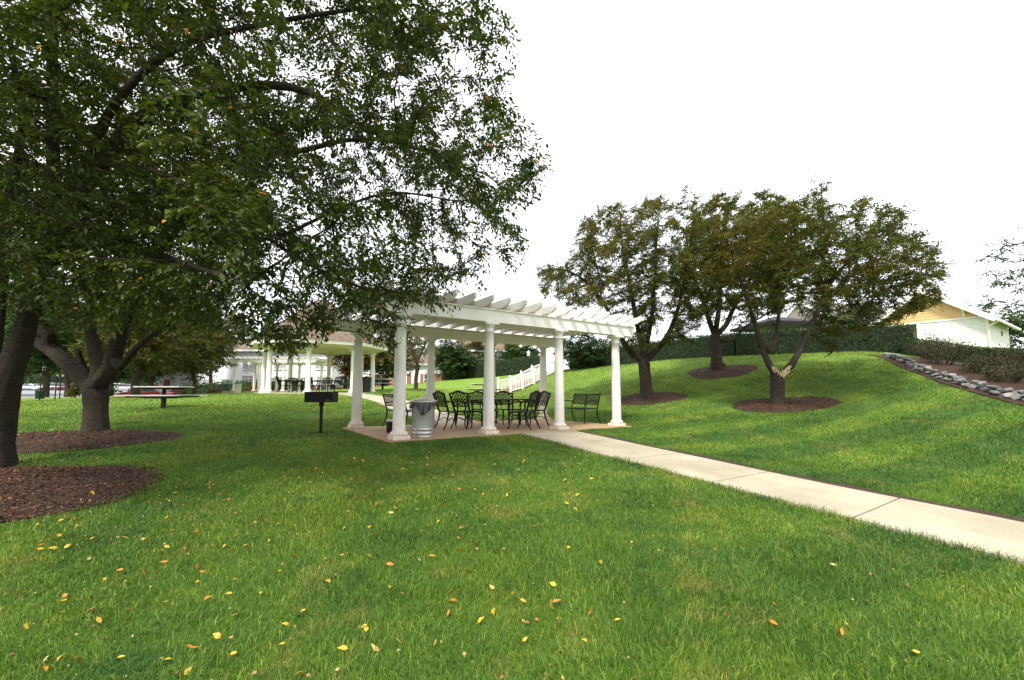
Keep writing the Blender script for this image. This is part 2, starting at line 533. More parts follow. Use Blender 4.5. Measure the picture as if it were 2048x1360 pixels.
def lawn_colour(nt, stops, k=1.0):
    """the lawn's own colour: patches, mowing bands and dry spots, shared by blades and ground"""
    s = lambda c: tuple(min(1, x * k) for x in c)
    n1 = noise(nt, 0.55, 4, 0.6, 'World')
    n2 = noise(nt, 3.5, 4, 0.7, 'World')
    g = nt.nodes.new('ShaderNodeNewGeometry')
    sp = nt.nodes.new('ShaderNodeSeparateXYZ'); nt.links.new(g.outputs['Position'], sp.inputs[0])
    f = math_n(nt, 'ADD', math_n(nt, 'MULTIPLY', n1.outputs[0], 0.6), math_n(nt, 'MULTIPLY', n2.outputs[0], 0.4))
    c = ramp(nt, f, [(p, s(q)) for p, q in stops])
    # mowing bands: blades leaning to or fro have a different tone
    w = nt.nodes.new('ShaderNodeTexWave'); w.wave_type = 'BANDS'; w.bands_direction = 'X'
    mp = nt.nodes.new('ShaderNodeMapping'); mp.inputs['Rotation'].default_value = (0, 0, R(-111))
    nt.links.new(g.outputs['Position'], mp.inputs[0]); nt.links.new(mp.outputs[0], w.inputs[0])
    w.inputs['Scale'].default_value = 0.19
    w.inputs['Distortion'].default_value = 1.6
    w.inputs['Detail'].default_value = 1.0
    w.inputs['Detail Scale'].default_value = 0.6
    band = vramp(nt, w.outputs['Fac'], 0.38, 0.62, 0, 1)
    right = vramp(nt, sp.outputs['X'], 1.0, 4.0, 0.10, 0.58)
    c = mix(nt, math_n(nt, 'MULTIPLY', band, right), c, s((0.036, 0.108, 0.024)))
    # open lawn beyond the trees: yellower green, its sunlit brightness painted into the colour
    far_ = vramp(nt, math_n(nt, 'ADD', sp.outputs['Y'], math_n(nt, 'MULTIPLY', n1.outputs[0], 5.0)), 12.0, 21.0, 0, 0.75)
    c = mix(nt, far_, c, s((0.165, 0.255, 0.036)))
    # dry, straw coloured spots
    n3 = noise(nt, 1.1, 5, 0.8, 'World')
    c = mix(nt, vramp(nt, n3.outputs[0], 0.55, 0.72, 0, 0.6), c, s((0.24, 0.20, 0.065)))
    n5 = noise(nt, 0.9, 4, 0.7, 'World', stretch=(1.3, 0.9, 1))
    c = mix(nt, vramp(nt, n5.outputs[0], 0.56, 0.64, 0, 0.45), c, s((0.035, 0.105, 0.030)))
    return c

LAWN = [(0.34, (0.064, 0.144, 0.021)), (0.48, (0.104, 0.198, 0.026)), (0.62, (0.168, 0.262, 0.034))]
def ground_material():
    m, nt, bs = new_mat('lawn_ground')
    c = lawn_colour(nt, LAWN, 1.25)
    n = noise(nt, 42, 4, 0.8, 'World')
    c = mix(nt, vramp(nt, n.outputs[0], 0.4, 0.72, 0.0, 0.42), c, (0.03, 0.065, 0.012))
    nt.links.new(c, bs.inputs['Base Color'])
    bs.inputs['Roughness'].default_value = 0.95
    bs.inputs['Specular IOR Level'].default_value = 0.1
    bump(nt, bs, n.outputs[0], 1.0, 0.06)
    return m
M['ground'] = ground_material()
def blade_material():
    m, nt, bs = new_mat('grass_blade')
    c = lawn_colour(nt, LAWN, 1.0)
    g = nt.nodes.new('ShaderNodeNewGeometry')
    rnd = g.outputs['Random Per Island']
    c = mix(nt, 0.85, c, mix(nt, 1.0, c, ramp(nt, rnd, [(0.0, (0.3, 0.42, 0.4)), (0.5, (0.9, 0.95, 1.0)), (0.86, (1.7, 1.45, 1.2)), (0.93, (2.9, 2.0, 2.4)), (1.0, (3.2, 1.9, 2.2))]), 'MULTIPLY'))
    nt.links.new(c, bs.inputs['Base Color'])
    bs.inputs['Roughness'].default_value = 0.5
    bs.inputs['Specular IOR Level'].default_value = 0.3
    tr = nt.nodes.new('ShaderNodeBsdfTranslucent')
    nt.links.new(c, tr.inputs[0])
    ms = nt.nodes.new('ShaderNodeMixShader'); ms.inputs[0].default_value = 0.3
    nt.links.new(bs.outputs[0], ms.inputs[1]); nt.links.new(tr.outputs[0], ms.inputs[2])
    nt.links.new(ms.outputs[0], nt.nodes['Material Output'].inputs[0])
    return m
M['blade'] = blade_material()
def mulch_material():
    m, nt, bs = new_mat('bark_mulch')
    n = noise(nt, 30, 6, 0.8, 'World')
    n2 = noise(nt, 2, 3, 0.6, 'World')
    c = ramp(nt, n.outputs[0], [(0.3, (0.016, 0.008, 0.003)), (0.55, (0.058, 0.026, 0.009)), (0.75, (0.14, 0.06, 0.025))])
    c = mix(nt, vramp(nt, n2.outputs[0], 0.45, 0.7, 0, 0.5), c, (0.085, 0.034, 0.014))
    nt.links.new(c, bs.inputs['Base Color'])
    bs.inputs['Roughness'].default_value = 0.95
    bump(nt, bs, n.outputs[0], 1.0, 0.05)
    return m
M['mulch'] = mulch_material()
def chip_material():
    m, nt, bs = new_mat('mulch_chip')
    g = nt.nodes.new('ShaderNodeNewGeometry')
    c = ramp(nt, g.outputs['Random Per Island'], [(0.0, (0.018, 0.008, 0.004)), (0.5, (0.075, 0.030, 0.012)), (0.9, (0.125, 0.050, 0.020)), (1.0, (0.30, 0.14, 0.055))])
    nt.links.new(c, bs.inputs['Base Color'])
    bs.inputs['Roughness'].default_value = 0.9
    return m
M['chip'] = chip_material()
# ------------------------------------------------------------------ terrain
SU, SV = np.array([0.831, 0.556]), np.array([-0.556, 0.831])     # pergola axes: along the beams / across them
E_SLAB = 0.895
Z_SLAB = EYE - E_SLAB
def st(s, t):
    p = SU * s + SV * t
    return float(p[0]), float(p[1])

def path_e(t):
    return 1.43 - 0.0655 * t
_c = []
for s in (3.4, 5.4, 6.85, 8.5):
    for t in (0.0, 2.0, 4.0, 6.0, 7.5):
        x, y = st(s, t); _c.append((x, y, path_e(t) + (0.0 if s < 8 else -0.02)))
for s, t in ((2.4, 7.9), (2.4, 11.8), (9.3, 7.9), (9.3, 11.8), (5.8, 7.7), (5.8, 11.8), (5.8, 9.8)):
    x, y = st(s, t); _c.append((x, y, 0.90))
_c += [(0, 0, 1.44), (0, -4, 1.55), (6, -3, 1.55), (-6, -3, 1.5), (-3, 3, 1.42), (-5.5, 3, 1.36), (-5.5, 5.5, 1.15), (-7.6, 6.5, 1.12), (-9.2, 9.5, 0.88),
       (-3.5, 7, 1.0), (-4.4, 9.9, 0.93), (-11, 4, 1.25), (-12, 15.5, 0.52), (-11, 18, 0.33), (-8, 18, 0.33), (-12, 26, 0.02), (-9, 24, 0.05), (-15, 24, 0.08),
       (-16, 13, 0.72), (-21, 20, 0.50), (-14, 33, 0.0), (-24, 37, 0.0), (-24, 30, 0.22), (-32, 28, 0.38), (-34, 40, 0.85), (-45, 55, 0.35), (-75, 70, -0.1), (-80, 88, -0.4), (-60, 95, -0.4), (-110, 90, -0.4), (-20, 50, -0.1), (-20, 12, 0.85),
       (-4.5, 22, 0.28), (-2, 26, 0.25), (-2, 19, 0.40), (0, 16, 0.62), (-6.8, 30, -0.20), (-8, 38, -0.65), (-7.0, 50, -1.5), (-1, 46, -1.75),
       (0.0, 32, -0.10), (2.8, 33, -1.35), (3.5, 29, -0.85), (2.7, 40, -1.95), (6.2, 34, -2.0), (5, 26, -0.95), (3.5, 20, -0.02), (5.0, 16.3, 0.12), (3.2, 16, 0.42),
       (8, 26, -1.75), (11, 29, -2.15), (14, 26, -2.2), (16.6, 24, -2.15), (18.8, 22, -2.10), (15.5, 21.5, -1.95), (9.5, 20, -1.12), (9.5, 16.5, -0.35), (8.1, 13.2, 0.33),
       (12.5, 19, -1.35), (12, 15, -0.50), (6.4, 14, 0.38), (6, 11.5, 0.72), (8.6, 9.5, 0.74), (8.3, 7, 1.02), (6.5, 5, 1.27), (9.5, 4.5, 1.2), (5, 8.5, 1.08),
       (14.7, 17, -1.42), (13.7, 14, -0.62), (12.9, 12, -0.12), (12.4, 10.4, 0.22), (11, 9.5, 0.5), (11.5, 7, 0.8), (15.5, 10.5, -0.12), (17.5, 12, -0.45), (17.5, 15, -0.85),
       (20, 18, -1.0), (24, 16, -0.95), (29, 26, -1.65), (24, 32, -2.3), (40, 30, -2.2), (12, 40, -2.3), (0, 60, -2.2), (30, 60, -2.3), (22, 8, -0.3), (16, 4, 0.3), (30, 0, 0.2),
       (-20, 70, -0.4), (-60, 30, 0.6), (-50, 0, 0.9), (-30, -20, 1.4), (20, -20, 1.2)]
CP = np.array(_c)
def _phi(r2):
    return 0.5 * r2 * np.log(r2 + 1e-9)
_n = len(CP)
_K = _phi(((CP[:, None, :2] - CP[None, :, :2]) ** 2).sum(-1)) + np.eye(_n) * 0.5
_P = np.c_[np.ones(_n), CP[:, :2]]
_A = np.block([[_K, _P], [_P.T, np.zeros((3, 3))]])
_w = np.linalg.solve(_A, np.r_[EYE - CP[:, 2], np.zeros(3)])
FAR_Z = EYE + 0.2
def H(x, y):
    x = np.atleast_1d(np.asarray(x, float)); y = np.atleast_1d(np.asarray(y, float))
    shp = x.shape; x = x.ravel(); y = y.ravel()
    out = np.empty(len(x))
    for i in range(0, len(x), 40000):
        xs, ys = x[i:i + 40000], y[i:i + 40000]
        xc, yc = np.clip(xs, -115, 42), np.clip(ys, -20, 100)
        k = _phi((xc[:, None] - CP[None, :, 0]) ** 2 + (yc[:, None] - CP[None, :, 1]) ** 2)
        z = k @ _w[:_n] + _w[_n] + _w[_n + 1] * xc + _w[_n + 2] * yc
        s = xs * SU[0] + ys * SU[1]; t = xs * SV[0] + ys * SV[1]
        d = np.maximum(np.maximum(2.5 - s, s - 9.2), np.maximum(7.85 - t, t - 11.7))
        f = np.clip(1 - d / 0.7, 0, 1); f = f * f * (3 - 2 * f)
        out[i:i + 40000] = z * (1 - f) + (Z_SLAB - 0.03) * f
    return out.reshape(shp)
def h1(x, y):
    return float(H(x, y)[0])
def G(px, py_any, D):
    """ground point under pixel column px at distance D"""
    x = W(px, py_any, D)[0]
    return (x, D, h1(x, D))

def axis(lo, hi, step, far):
    a = list(np.arange(lo, hi + 1e-6, step))
    d, v = step, hi
    while v < far:
        d *= 1.35; v += d; a.append(v)
    d, v = step, lo
    while v > -far:
        d *= 1.35; v -= d; a.insert(0, v)
    return np.array(a)
gx, gy = axis(-24, 24, 0.3, 500), axis(-3, 44, 0.3, 500)
XX, YY = np.meshgrid(gx, gy)
ZZ = H(XX, YY)
nx, ny = len(gx), len(gy)
idx = np.arange(nx * ny).reshape(ny, nx)
quads = np.stack([idx[:-1, :-1], idx[:-1, 1:], idx[1:, 1:], idx[1:, :-1]], -1).reshape(-1, 4)
g = link_mesh('ground', mesh_np('ground', np.stack([XX, YY, ZZ], -1).reshape(-1, 3), [quads], True), M['ground'])
tag(g, kind='structure')

def strip(name, left, right, mat, lift=0.02, nseg=1, thick=0.1, across=6):
    """a sheet draped on the terrain between two polylines of (x, y)"""
    L, Rr = [np.array(p, float) for p in left], [np.array(p, float) for p in right]
    def dens(P):
        out = []
        for a, b in zip(P[:-1], P[1:]):
            for k in range(nseg): out.append(a + (b - a) * k / nseg)
        out.append(P[-1]); return np.array(out)
    L, Rr = dens(L), dens(Rr)
    rows = []
    for k in range(across + 1):
        rows.append(L + (Rr - L) * k / across)
    P = np.stack(rows, 1)
    z = H(P[..., 0], P[..., 1]) + lift
    n, m = P.shape[:2]
    V = np.concatenate([P, z[..., None]], -1).reshape(-1, 3)
    ix = np.arange(n * m).reshape(n, m)
    q = np.stack([ix[:-1, :-1], ix[:-1, 1:], ix[1:, 1:], ix[1:, :-1]], -1).reshape(-1, 4)
    rim = list(ix[:, 0]) + list(ix[-1, 1:]) + list(ix[-2::-1, -1]) + list(ix[0, -2:0:-1])
    V2 = V[rim] - np.array([0, 0, thick])
    b = len(V); k = len(rim)
    sk = np.array([(rim[i], rim[(i + 1) % k], b + (i + 1) % k, b + i) for i in range(k)])
    o = link_mesh(name, mesh_np(name, np.vstack([V, V2]), [q, sk]), mat)
    return tag(o, kind='structure')

PS0, PS1 = 5.42, 6.88
# concrete path from the slab down past the camera: one flag per 1.5 m with open joints
left, right = [], []
t_edges = [7.9]
while t_edges[-1] > -14: t_edges.append(t_edges[-1] - 1.52)
pv, pq = [], []
for a, b in zip(t_edges[:-1], t_edges[1:]):
    n, m = 7, 6
    ss, tt = np.linspace(PS0, PS1, m), np.linspace(a - 0.011, b + 0.011, n)
    S_, T_ = np.meshgrid(ss, tt)
    P = S_[..., None] * SU + T_[..., None] * SV
    z = H(P[..., 0], P[..., 1]) + 0.03
    base = len(pv)
    V = np.concatenate([P, z[..., None]], -1).reshape(-1, 3)
    pv.extend(V.tolist())
    ix = np.arange(n * m).reshape(n, m) + base
    pq.extend(np.stack([ix[:-1, :-1], ix[1:, :-1], ix[1:, 1:], ix[:-1, 1:]], -1).reshape(-1, 4).tolist())
    rim = list(ix[:, 0]) + list(ix[-1, 1:]) + list(ix[-2::-1, -1]) + list(ix[0, -2:0:-1])
    b2 = len(pv)
    pv.extend([(pv[i][0], pv[i][1], pv[i][2] - 0.12) for i in rim])
    k = len(rim)
    pq.extend([(rim[(i + 1) % k], rim[i], b2 + i, b2 + (i + 1) % k) for i in range(k)])
tag(link_mesh('path', mesh_np('path', pv, [pq]), M['path']), kind='structure')
# dark bare soil edge beside the path
strip('soil_edge', [st(PS1 + 0.005, t) for t in np.linspace(7.6, -8, 160)], [st(PS1 + 0.27 + 0.04 * math.sin(t * 3.1) + 0.025 * math.sin(t * 11.3), t) for t in np.linspace(7.6, -8, 160)], M['soil'], lift=0.012, across=2)

# pergola slab
sb = MB()
n = 12
poly = [st(2.55, 7.88), st(9.12, 7.88), st(9.12, 11.62), st(2.55, 11.62)]
sb.prism([(x, y, Z_SLAB - 0.15) for x, y in poly], (0, 0, 0), (0, 0, 0.15))
tag(sb.build('patio', M['slab'], bevel=0.01), kind='structure')

# path from the slab up to the gazebo
GZ = W(638, 785, 26); GZC = (float(GZ[0]), 26.0); GZ_R = 3.05; GZ_TH = R(13.5)
GZ_Z = EYE + 0.0
def smooth_path(pts, n=40):
    pts = [np.array(p, float) for p in pts]
    out = []
    for i in range(len(pts) - 1):
        p0, p1, p2, p3 = pts[max(i - 1, 0)], pts[i], pts[i + 1], pts[min(i + 2, len(pts) - 1)]
        for k in range(n):
            t = k / n
            out.append(0.5 * ((2 * p1) + (-p0 + p2) * t + (2 * p0 - 5 * p1 + 4 * p2 - p3) * t * t + (-p0 + 3 * p1 - 3 * p2 + p3) * t ** 3))
    out.append(pts[-1]); return np.array(out)
c = smooth_path([st(5.9, 11.62), st(5.9, 13.0), (-3.3, 15.2), (-5.6, 19.2), (-8.2, 22.6), (-9.8, 24.0)], 8)
d = np.gradient(c, axis=0); d /= np.linalg.norm(d, axis=1)[:, None]
nrm = np.stack([-d[:, 1], d[:, 0]], 1)
PATH2 = c
strip('gazebo_path', list(c + nrm * 0.72), list(c - nrm * 0.72), M['path'], lift=0.03, across=4)

# gazebo slab
sb = MB()
oct_ = lambda r: [(GZC[0] + r * math.cos(GZ_TH + k * R(45)), GZC[1] + r * math.sin(GZ_TH + k * R(45))) for k in range(8)]
sb.prism([(x, y, GZ_Z - 0.3) for x, y in oct_(GZ_R + 0.45)], (0, 0, 0), (0, 0, 0.3))
tag(sb.build('gazebo_slab', M['path'], bevel=0.01), kind='structure')

# road and car park beyond the lawn on the left, with a pavement
strip('road', [(-80, 32), (-48, 34), (-36, 37), (-26, 42), (-24, 52)], [(-125, 84), (-100, 94), (-80, 98), (-60, 98), (-40, 98)], M['asphalt'], lift=0.01, nseg=10, across=24)
strip('pavement', [(-60, 22.5), (-40, 24.5), (-30, 26.8), (-25, 30)], [(-60, 24.2), (-40, 26.2), (-30.5, 28.3), (-26, 31.5)], M['path'], lift=0.03, nseg=8, across=3)

# ------------------------------------------------------------------ mulch beds
rng = np.random.default_rng(11)
BEDS = []
def bed(name, cx, cy, rx, ry, rot=0.0, chips=2500, dome=0.05, chip_len=0.038):
    c_, s_ = math.cos(rot), math.sin(rot)
    nr, na = 12, 56
    ph = rng.uniform(0, 6.28, 3)
    V, F = [], []
    wob = lambda a: 1 + 0.05 * math.sin(3 * a + ph[0]) + 0.03 * math.sin(5 * a + ph[1]) + 0.015 * math.sin(11 * a + ph[2])
    for i in range(nr + 1):
        f = i / nr
        for j in range(na):
            a = 2 * math.pi * j / na
            u, v = rx * f * math.cos(a) * wob(a), ry * f * math.sin(a) * wob(a)
            V.append((cx + u * c_ - v * s_, cy + u * s_ + v * c_, f))
    V = np.array(V)
    f = V[:, 2].copy()
    V[:, 2] = H(V[:, 0], V[:, 1]) + 0.015 + dome * (1 - f ** 2) + rng.normal(0, 0.008, len(V)) * (f < 1)
    F = [(i * na + j, i * na + (j + 1) % na, (i + 1) * na + (j + 1) % na, (i + 1) * na + j) for i in range(nr) for j in range(na)]
    # chips and needles lying on the bed
    r = np.sqrt(rng.uniform(0, 1, chips)) * 1.05; a = rng.uniform(0, 2 * math.pi, chips)
    wa = 1 + 0.05 * np.sin(3 * a + ph[0]) + 0.03 * np.sin(5 * a + ph[1])
    u, v = rx * r * np.cos(a) * wa, ry * r * np.sin(a) * wa
    X, Y = cx + u * c_ - v * s_, cy + u * s_ + v * c_
    Z = H(X, Y) + 0.022 + dome * (1 - np.minimum(r, 1) ** 2) + rng.uniform(0, 0.015, chips)
    ln = chip_len * rng.uniform(0.4, 1.4, chips); wd = ln * rng.uniform(0.12, 0.5, chips)
    yaw = rng.uniform(0, 6.28, chips); tl = rng.normal(0, 0.3, chips)
    D1 = np.stack([np.cos(yaw) * np.cos(tl), np.sin(yaw) * np.cos(tl), np.sin(tl)], 1)
    D2 = np.stack([-np.sin(yaw), np.cos(yaw), rng.normal(0, 0.3, chips)], 1)
    P = np.stack([X, Y, Z], 1)
    A = D1 * ln[:, None] / 2; B = D2 * wd[:, None] / 2
    C = np.stack([P - A - B, P + A - B * 0.6, P + A + B, P - A * 0.8 + B], 1).reshape(-1, 3)
    nb = len(V)
    me = mesh_np(name, np.vstack([V, C]), [np.array(F), nb + np.arange(chips * 4).reshape(-1, 4)])
    me.materials.append(M['mulch']); me.materials.append(M['chip'])
    mi = np.zeros(len(me.polygons), np.int32); mi[len(F):] = 1
    me.polygons.foreach_set('material_index', mi)
    o = link_mesh(name, me)
    BEDS.append((cx, cy, rx, ry, c_, s_))
    return tag(o, kind='stuff')
bed('mulch_bed', -6.75, 5.0, 2.25, 1.5, R(4), 16000, 0.10)
bed('mulch_bed', -8.9, 8.6, 2.05, 1.15, R(6), 7000, 0.10)
bed('mulch_bed', 8.1, 12.9, 1.45, 1.1, 0, 3500, 0.04)
bed('mulch_bed', 5.05, 15.8, 1.25, 1.0, 0, 2200, 0.04)
bed('mulch_bed', 9.4, 19.3, 1.5, 1.3, R(20), 2500, 0.05)
bed('mulch_bed', -6.8, 30, 0.9, 0.8, 0, 300, 0.04)
# the planted bank right of the rocks
bank_l = [(14.9, 18.0), (14.55, 17.0), (13.86, 15.5), (13.3, 14.0), (12.89, 13.0), (12.53, 12.0), (12.22, 11.0), (11.87, 10.0), (11.58, 8.8), (11.55, 6.0)]
bank_r = [(20.5, 19.0), (20.8, 18.0), (20.9, 17.0), (21.0, 16), (21.0, 15), (21.0, 14), (21, 12.5), (21, 11), (21, 9), (21, 6)]
o = strip('mulch_bank', bank_l, bank_r, M['mulch'], lift=0.03, nseg=5, across=24)
o['kind'] = 'stuff'
bank_poly = bank_l + bank_r[::-1]

# ------------------------------------------------------------------ grass
def in_beds(x, y, grow=0.0):
    m = np.zeros(x.shape, bool)
    for cx, cy, rx, ry, c_, s_ in BEDS:
        dx, dy = x - cx, y - cy
        u, v = dx * c_ + dy * s_, -dx * s_ + dy * c_
        m |= (u / (rx + grow)) ** 2 + (v / (ry + grow)) ** 2 < 1
    m |= in_poly(x, y, bank_poly)
    return m
def no_grass(x, y, e=0.0):
    s = x * SU[0] + y * SU[1]; t = x * SV[0] + y * SV[1]
    m = (s > PS0 + 0.03 - e) & (s < PS1 + 0.23 + 0.04 * np.sin(t * 3.1) + 0.025 * np.sin(t * 11.3) + 0.04 * np.sin(t * 37.0)) & (t < 8.0)
    m |= (s > 2.53) & (s < 9.14) & (t > 7.86) & (t < 11.64)
    m |= in_beds(x, y)
    m |= (x - GZC[0]) ** 2 + (y - GZC[1]) ** 2 < (GZ_R + 0.3) ** 2
    for p in PATH2[::2]:
        m |= (x - p[0]) ** 2 + (y - p[1]) ** 2 < 0.70 ** 2
    return m
def vnoise(x, y, sc, seed=0):
    """smooth value noise in 0..1"""
    r = np.random.default_rng(seed); T = r.uniform(0, 1, (256, 256))
    u, v = x / sc + 1000.3, y / sc + 1000.7
    i, j = np.floor(u).astype(int), np.floor(v).astype(int)
    fu, fv = u - i, v - j
    fu, fv = fu * fu * (3 - 2 * fu), fv * fv * (3 - 2 * fv)
    g = lambda a, b: T[a % 256, b % 256]
    return (g(i, j) * (1 - fu) + g(i + 1, j) * fu) * (1 - fv) + (g(i, j + 1) * (1 - fu) + g(i + 1, j + 1) * fu) * fv
GRASS_K = 1.0
bx, by, bw = [], [], []
for r0, r1, dens, wid in ((1.2, 3.4, 9500, 0.0032), (3.4, 5.5, 6500, 0.0042), (5.5, 9, 3600, 0.006), (9, 14, 1500, 0.0095), (14, 22, 520, 0.015), (22, 34, 130, 0.024)):
    half = R(58)
    area = half * (r1 * r1 - r0 * r0)
    n = int(area * dens * GRASS_K)
    r = np.sqrt(rng.uniform(r0 * r0, r1 * r1, n)); a = rng.uniform(-half, half, n)
    x, y = r * np.sin(a), r * np.cos(a)
    bx.append(x); by.append(y); bw.append(wid * (1 + (r - r0) / (r1 - r0) * 0.25))
bx, by, bw = np.concatenate(bx), np.concatenate(by), np.concatenate(bw)
keep = ~no_grass(bx, by)
# thin spots
thin = vnoise(bx, by, 0.8, 5)
keep &= rng.uniform(0, 1, len(bx)) > np.clip((thin - 0.68) * 1.6, 0, 0.5)
bx, by, bw = bx[keep], by[keep], bw[keep]
n = len(bx)
bz = H(bx, by) - 0.004
hgt = rng.uniform(0.020, 0.052, n) * (0.75 + 0.6 * vnoise(bx, by, 0.35, 2)) * (0.8 + 0.4 * vnoise(bx, by, 2.0, 3))
s_ = bx * SU[0] + by * SU[1]
hgt *= 1 + 0.35 * vnoise(bx, by, 0.12, 12) + 0.9 * vnoise(bx, by, 0.25, 13) * np.exp(-((s_ - PS0) / 0.08) ** 2) * (bx * SV[0] + by * SV[1] < 8)
az = vnoise(bx, by, 0.6, 7) * 9.0 + rng.normal(0, 1.7, n)
lean = np.clip(rng.normal(0.55, 0.35, n), 0.0, 1.3)
yaw = rng.uniform(0, np.pi, n)
dx, dy = np.cos(az) * lean, np.sin(az) * lean
sx, sy = np.cos(yaw) * bw / 2, np.sin(yaw) * bw / 2
V = np.empty((n, 5, 3), np.float32)
V[:, 0] = np.stack([bx - sx, by - sy, bz], 1); V[:, 1] = np.stack([bx + sx, by + sy, bz], 1)
mx, my, mz = bx + dx * hgt * 0.35, by + dy * hgt * 0.35, bz + hgt * 0.58
V[:, 2] = np.stack([mx + sx * 0.8, my + sy * 0.8, mz], 1); V[:, 3] = np.stack([mx - sx * 0.8, my - sy * 0.8, mz], 1)
V[:, 4] = np.stack([bx + dx * hgt, by + dy * hgt, bz + hgt * (1.0 - 0.25 * lean)], 1)
b0 = np.arange(n)[:, None] * 5
fq = b0 + np.array([[0, 1, 2, 3]]); ft = b0 + np.array([[3, 2, 4]])
print('grass blades', n)
tag(link_mesh('grass', mesh_np('grass', V.reshape(-1, 3), [fq, ft]), M['blade']), kind='stuff')
# ------------------------------------------------------------------ trees
STATS = []
def grow(seeds, parents, att, step, dk, iters, rng, jitter=0.12):
    """space colonisation: limbs grow towards the attraction points of the crown"""
    P = [np.array(p, float) for p in seeds]
    par = list(parents)
    att = np.asarray(att, float)
    pos = np.array(P)
    d2 = ((att[:, None] - pos[None]) ** 2).sum(-1)
    near = d2.argmin(1); dmin = np.sqrt(d2.min(1))
    alive = np.ones(len(att), bool)
    seen = set()
    for it in range(iters):
        ai = np.nonzero(alive)[0]
        if not len(ai): break
        nd = near[ai]
        dirs = att[ai] - np.array(P)[nd]
        L = np.linalg.norm(dirs, axis=1)[:, None] + 1e-9
        w = dirs / L
        uniq, inv = np.unique(nd, return_inverse=True)
        acc = np.zeros((len(uniq), 3)); np.add.at(acc, inv, w)
        newp, newi = [], []
        for k, u in enumerate(uniq):
            v = acc[k] + rng.normal(0, jitter, 3)
            v /= np.linalg.norm(v) + 1e-9
            q = P[u] + v * step
            key = (u, int(q[0] * 40), int(q[1] * 40), int(q[2] * 40))
            if key in seen: 
                v = rng.normal(0, 1, 3); v /= np.linalg.norm(v); q = P[u] + v * step
            seen.add(key)
            newp.append(q); newi.append(len(P) + k); par.append(int(u))
        P.extend(newp)
        NP = np.array(newp)
        for c in range(0, len(ai), 1500):
            sub = ai[c:c + 1500]
            dd = ((att[sub][:, None] - NP[None]) ** 2).sum(-1)
            m = np.sqrt(dd.min(1)); a = dd.argmin(1)
            better = m < dmin[sub]
            near[sub[better]] = np.array(newi)[a[better]]
            dmin[sub[better]] = m[better]
        alive &= dmin > dk
    return np.array(P), np.array(par)

def limb(chain, nodes, pars, rads, parent, step=0.16):
    """append a hand placed limb (list of (x,y,z,r)) to the skeleton; returns node ids"""
    pts = [np.array(c[:3], float) for c in chain]; rr = [c[3] for c in chain]
    ids = []
    if parent is not None:
        pts = [np.array(nodes[parent])] + pts; rr = [min(rads[parent], rr[0] * 1.15)] + rr
        ext = True
    else:
        ext = False
    dense, dr = [], []
    n = len(pts)
    for i in range(n - 1):
        p0, p1, p2, p3 = pts[max(i - 1, 0)], pts[i], pts[i + 1], pts[min(i + 2, n - 1)]
        m = max(2, int(np.linalg.norm(p2 - p1) / step))
        for k in range(m):
            t = k / m
            dense.append(0.5 * ((2 * p1) + (-p0 + p2) * t + (2 * p0 - 5 * p1 + 4 * p2 - p3) * t * t + (-p0 + 3 * p1 - 3 * p2 + p3) * t ** 3))
            dr.append(rr[i] + (rr[i + 1] - rr[i]) * t)
    dense.append(pts[-1]); dr.append(rr[-1])
    st_ = 1 if ext else 0
    prev = parent if parent is not None else -1
    for p, r in list(zip(dense, dr))[st_:]:
        nodes.append(p); pars.append(prev); rads.append(r)
        prev = len(nodes) - 1; ids.append(prev)
    return ids

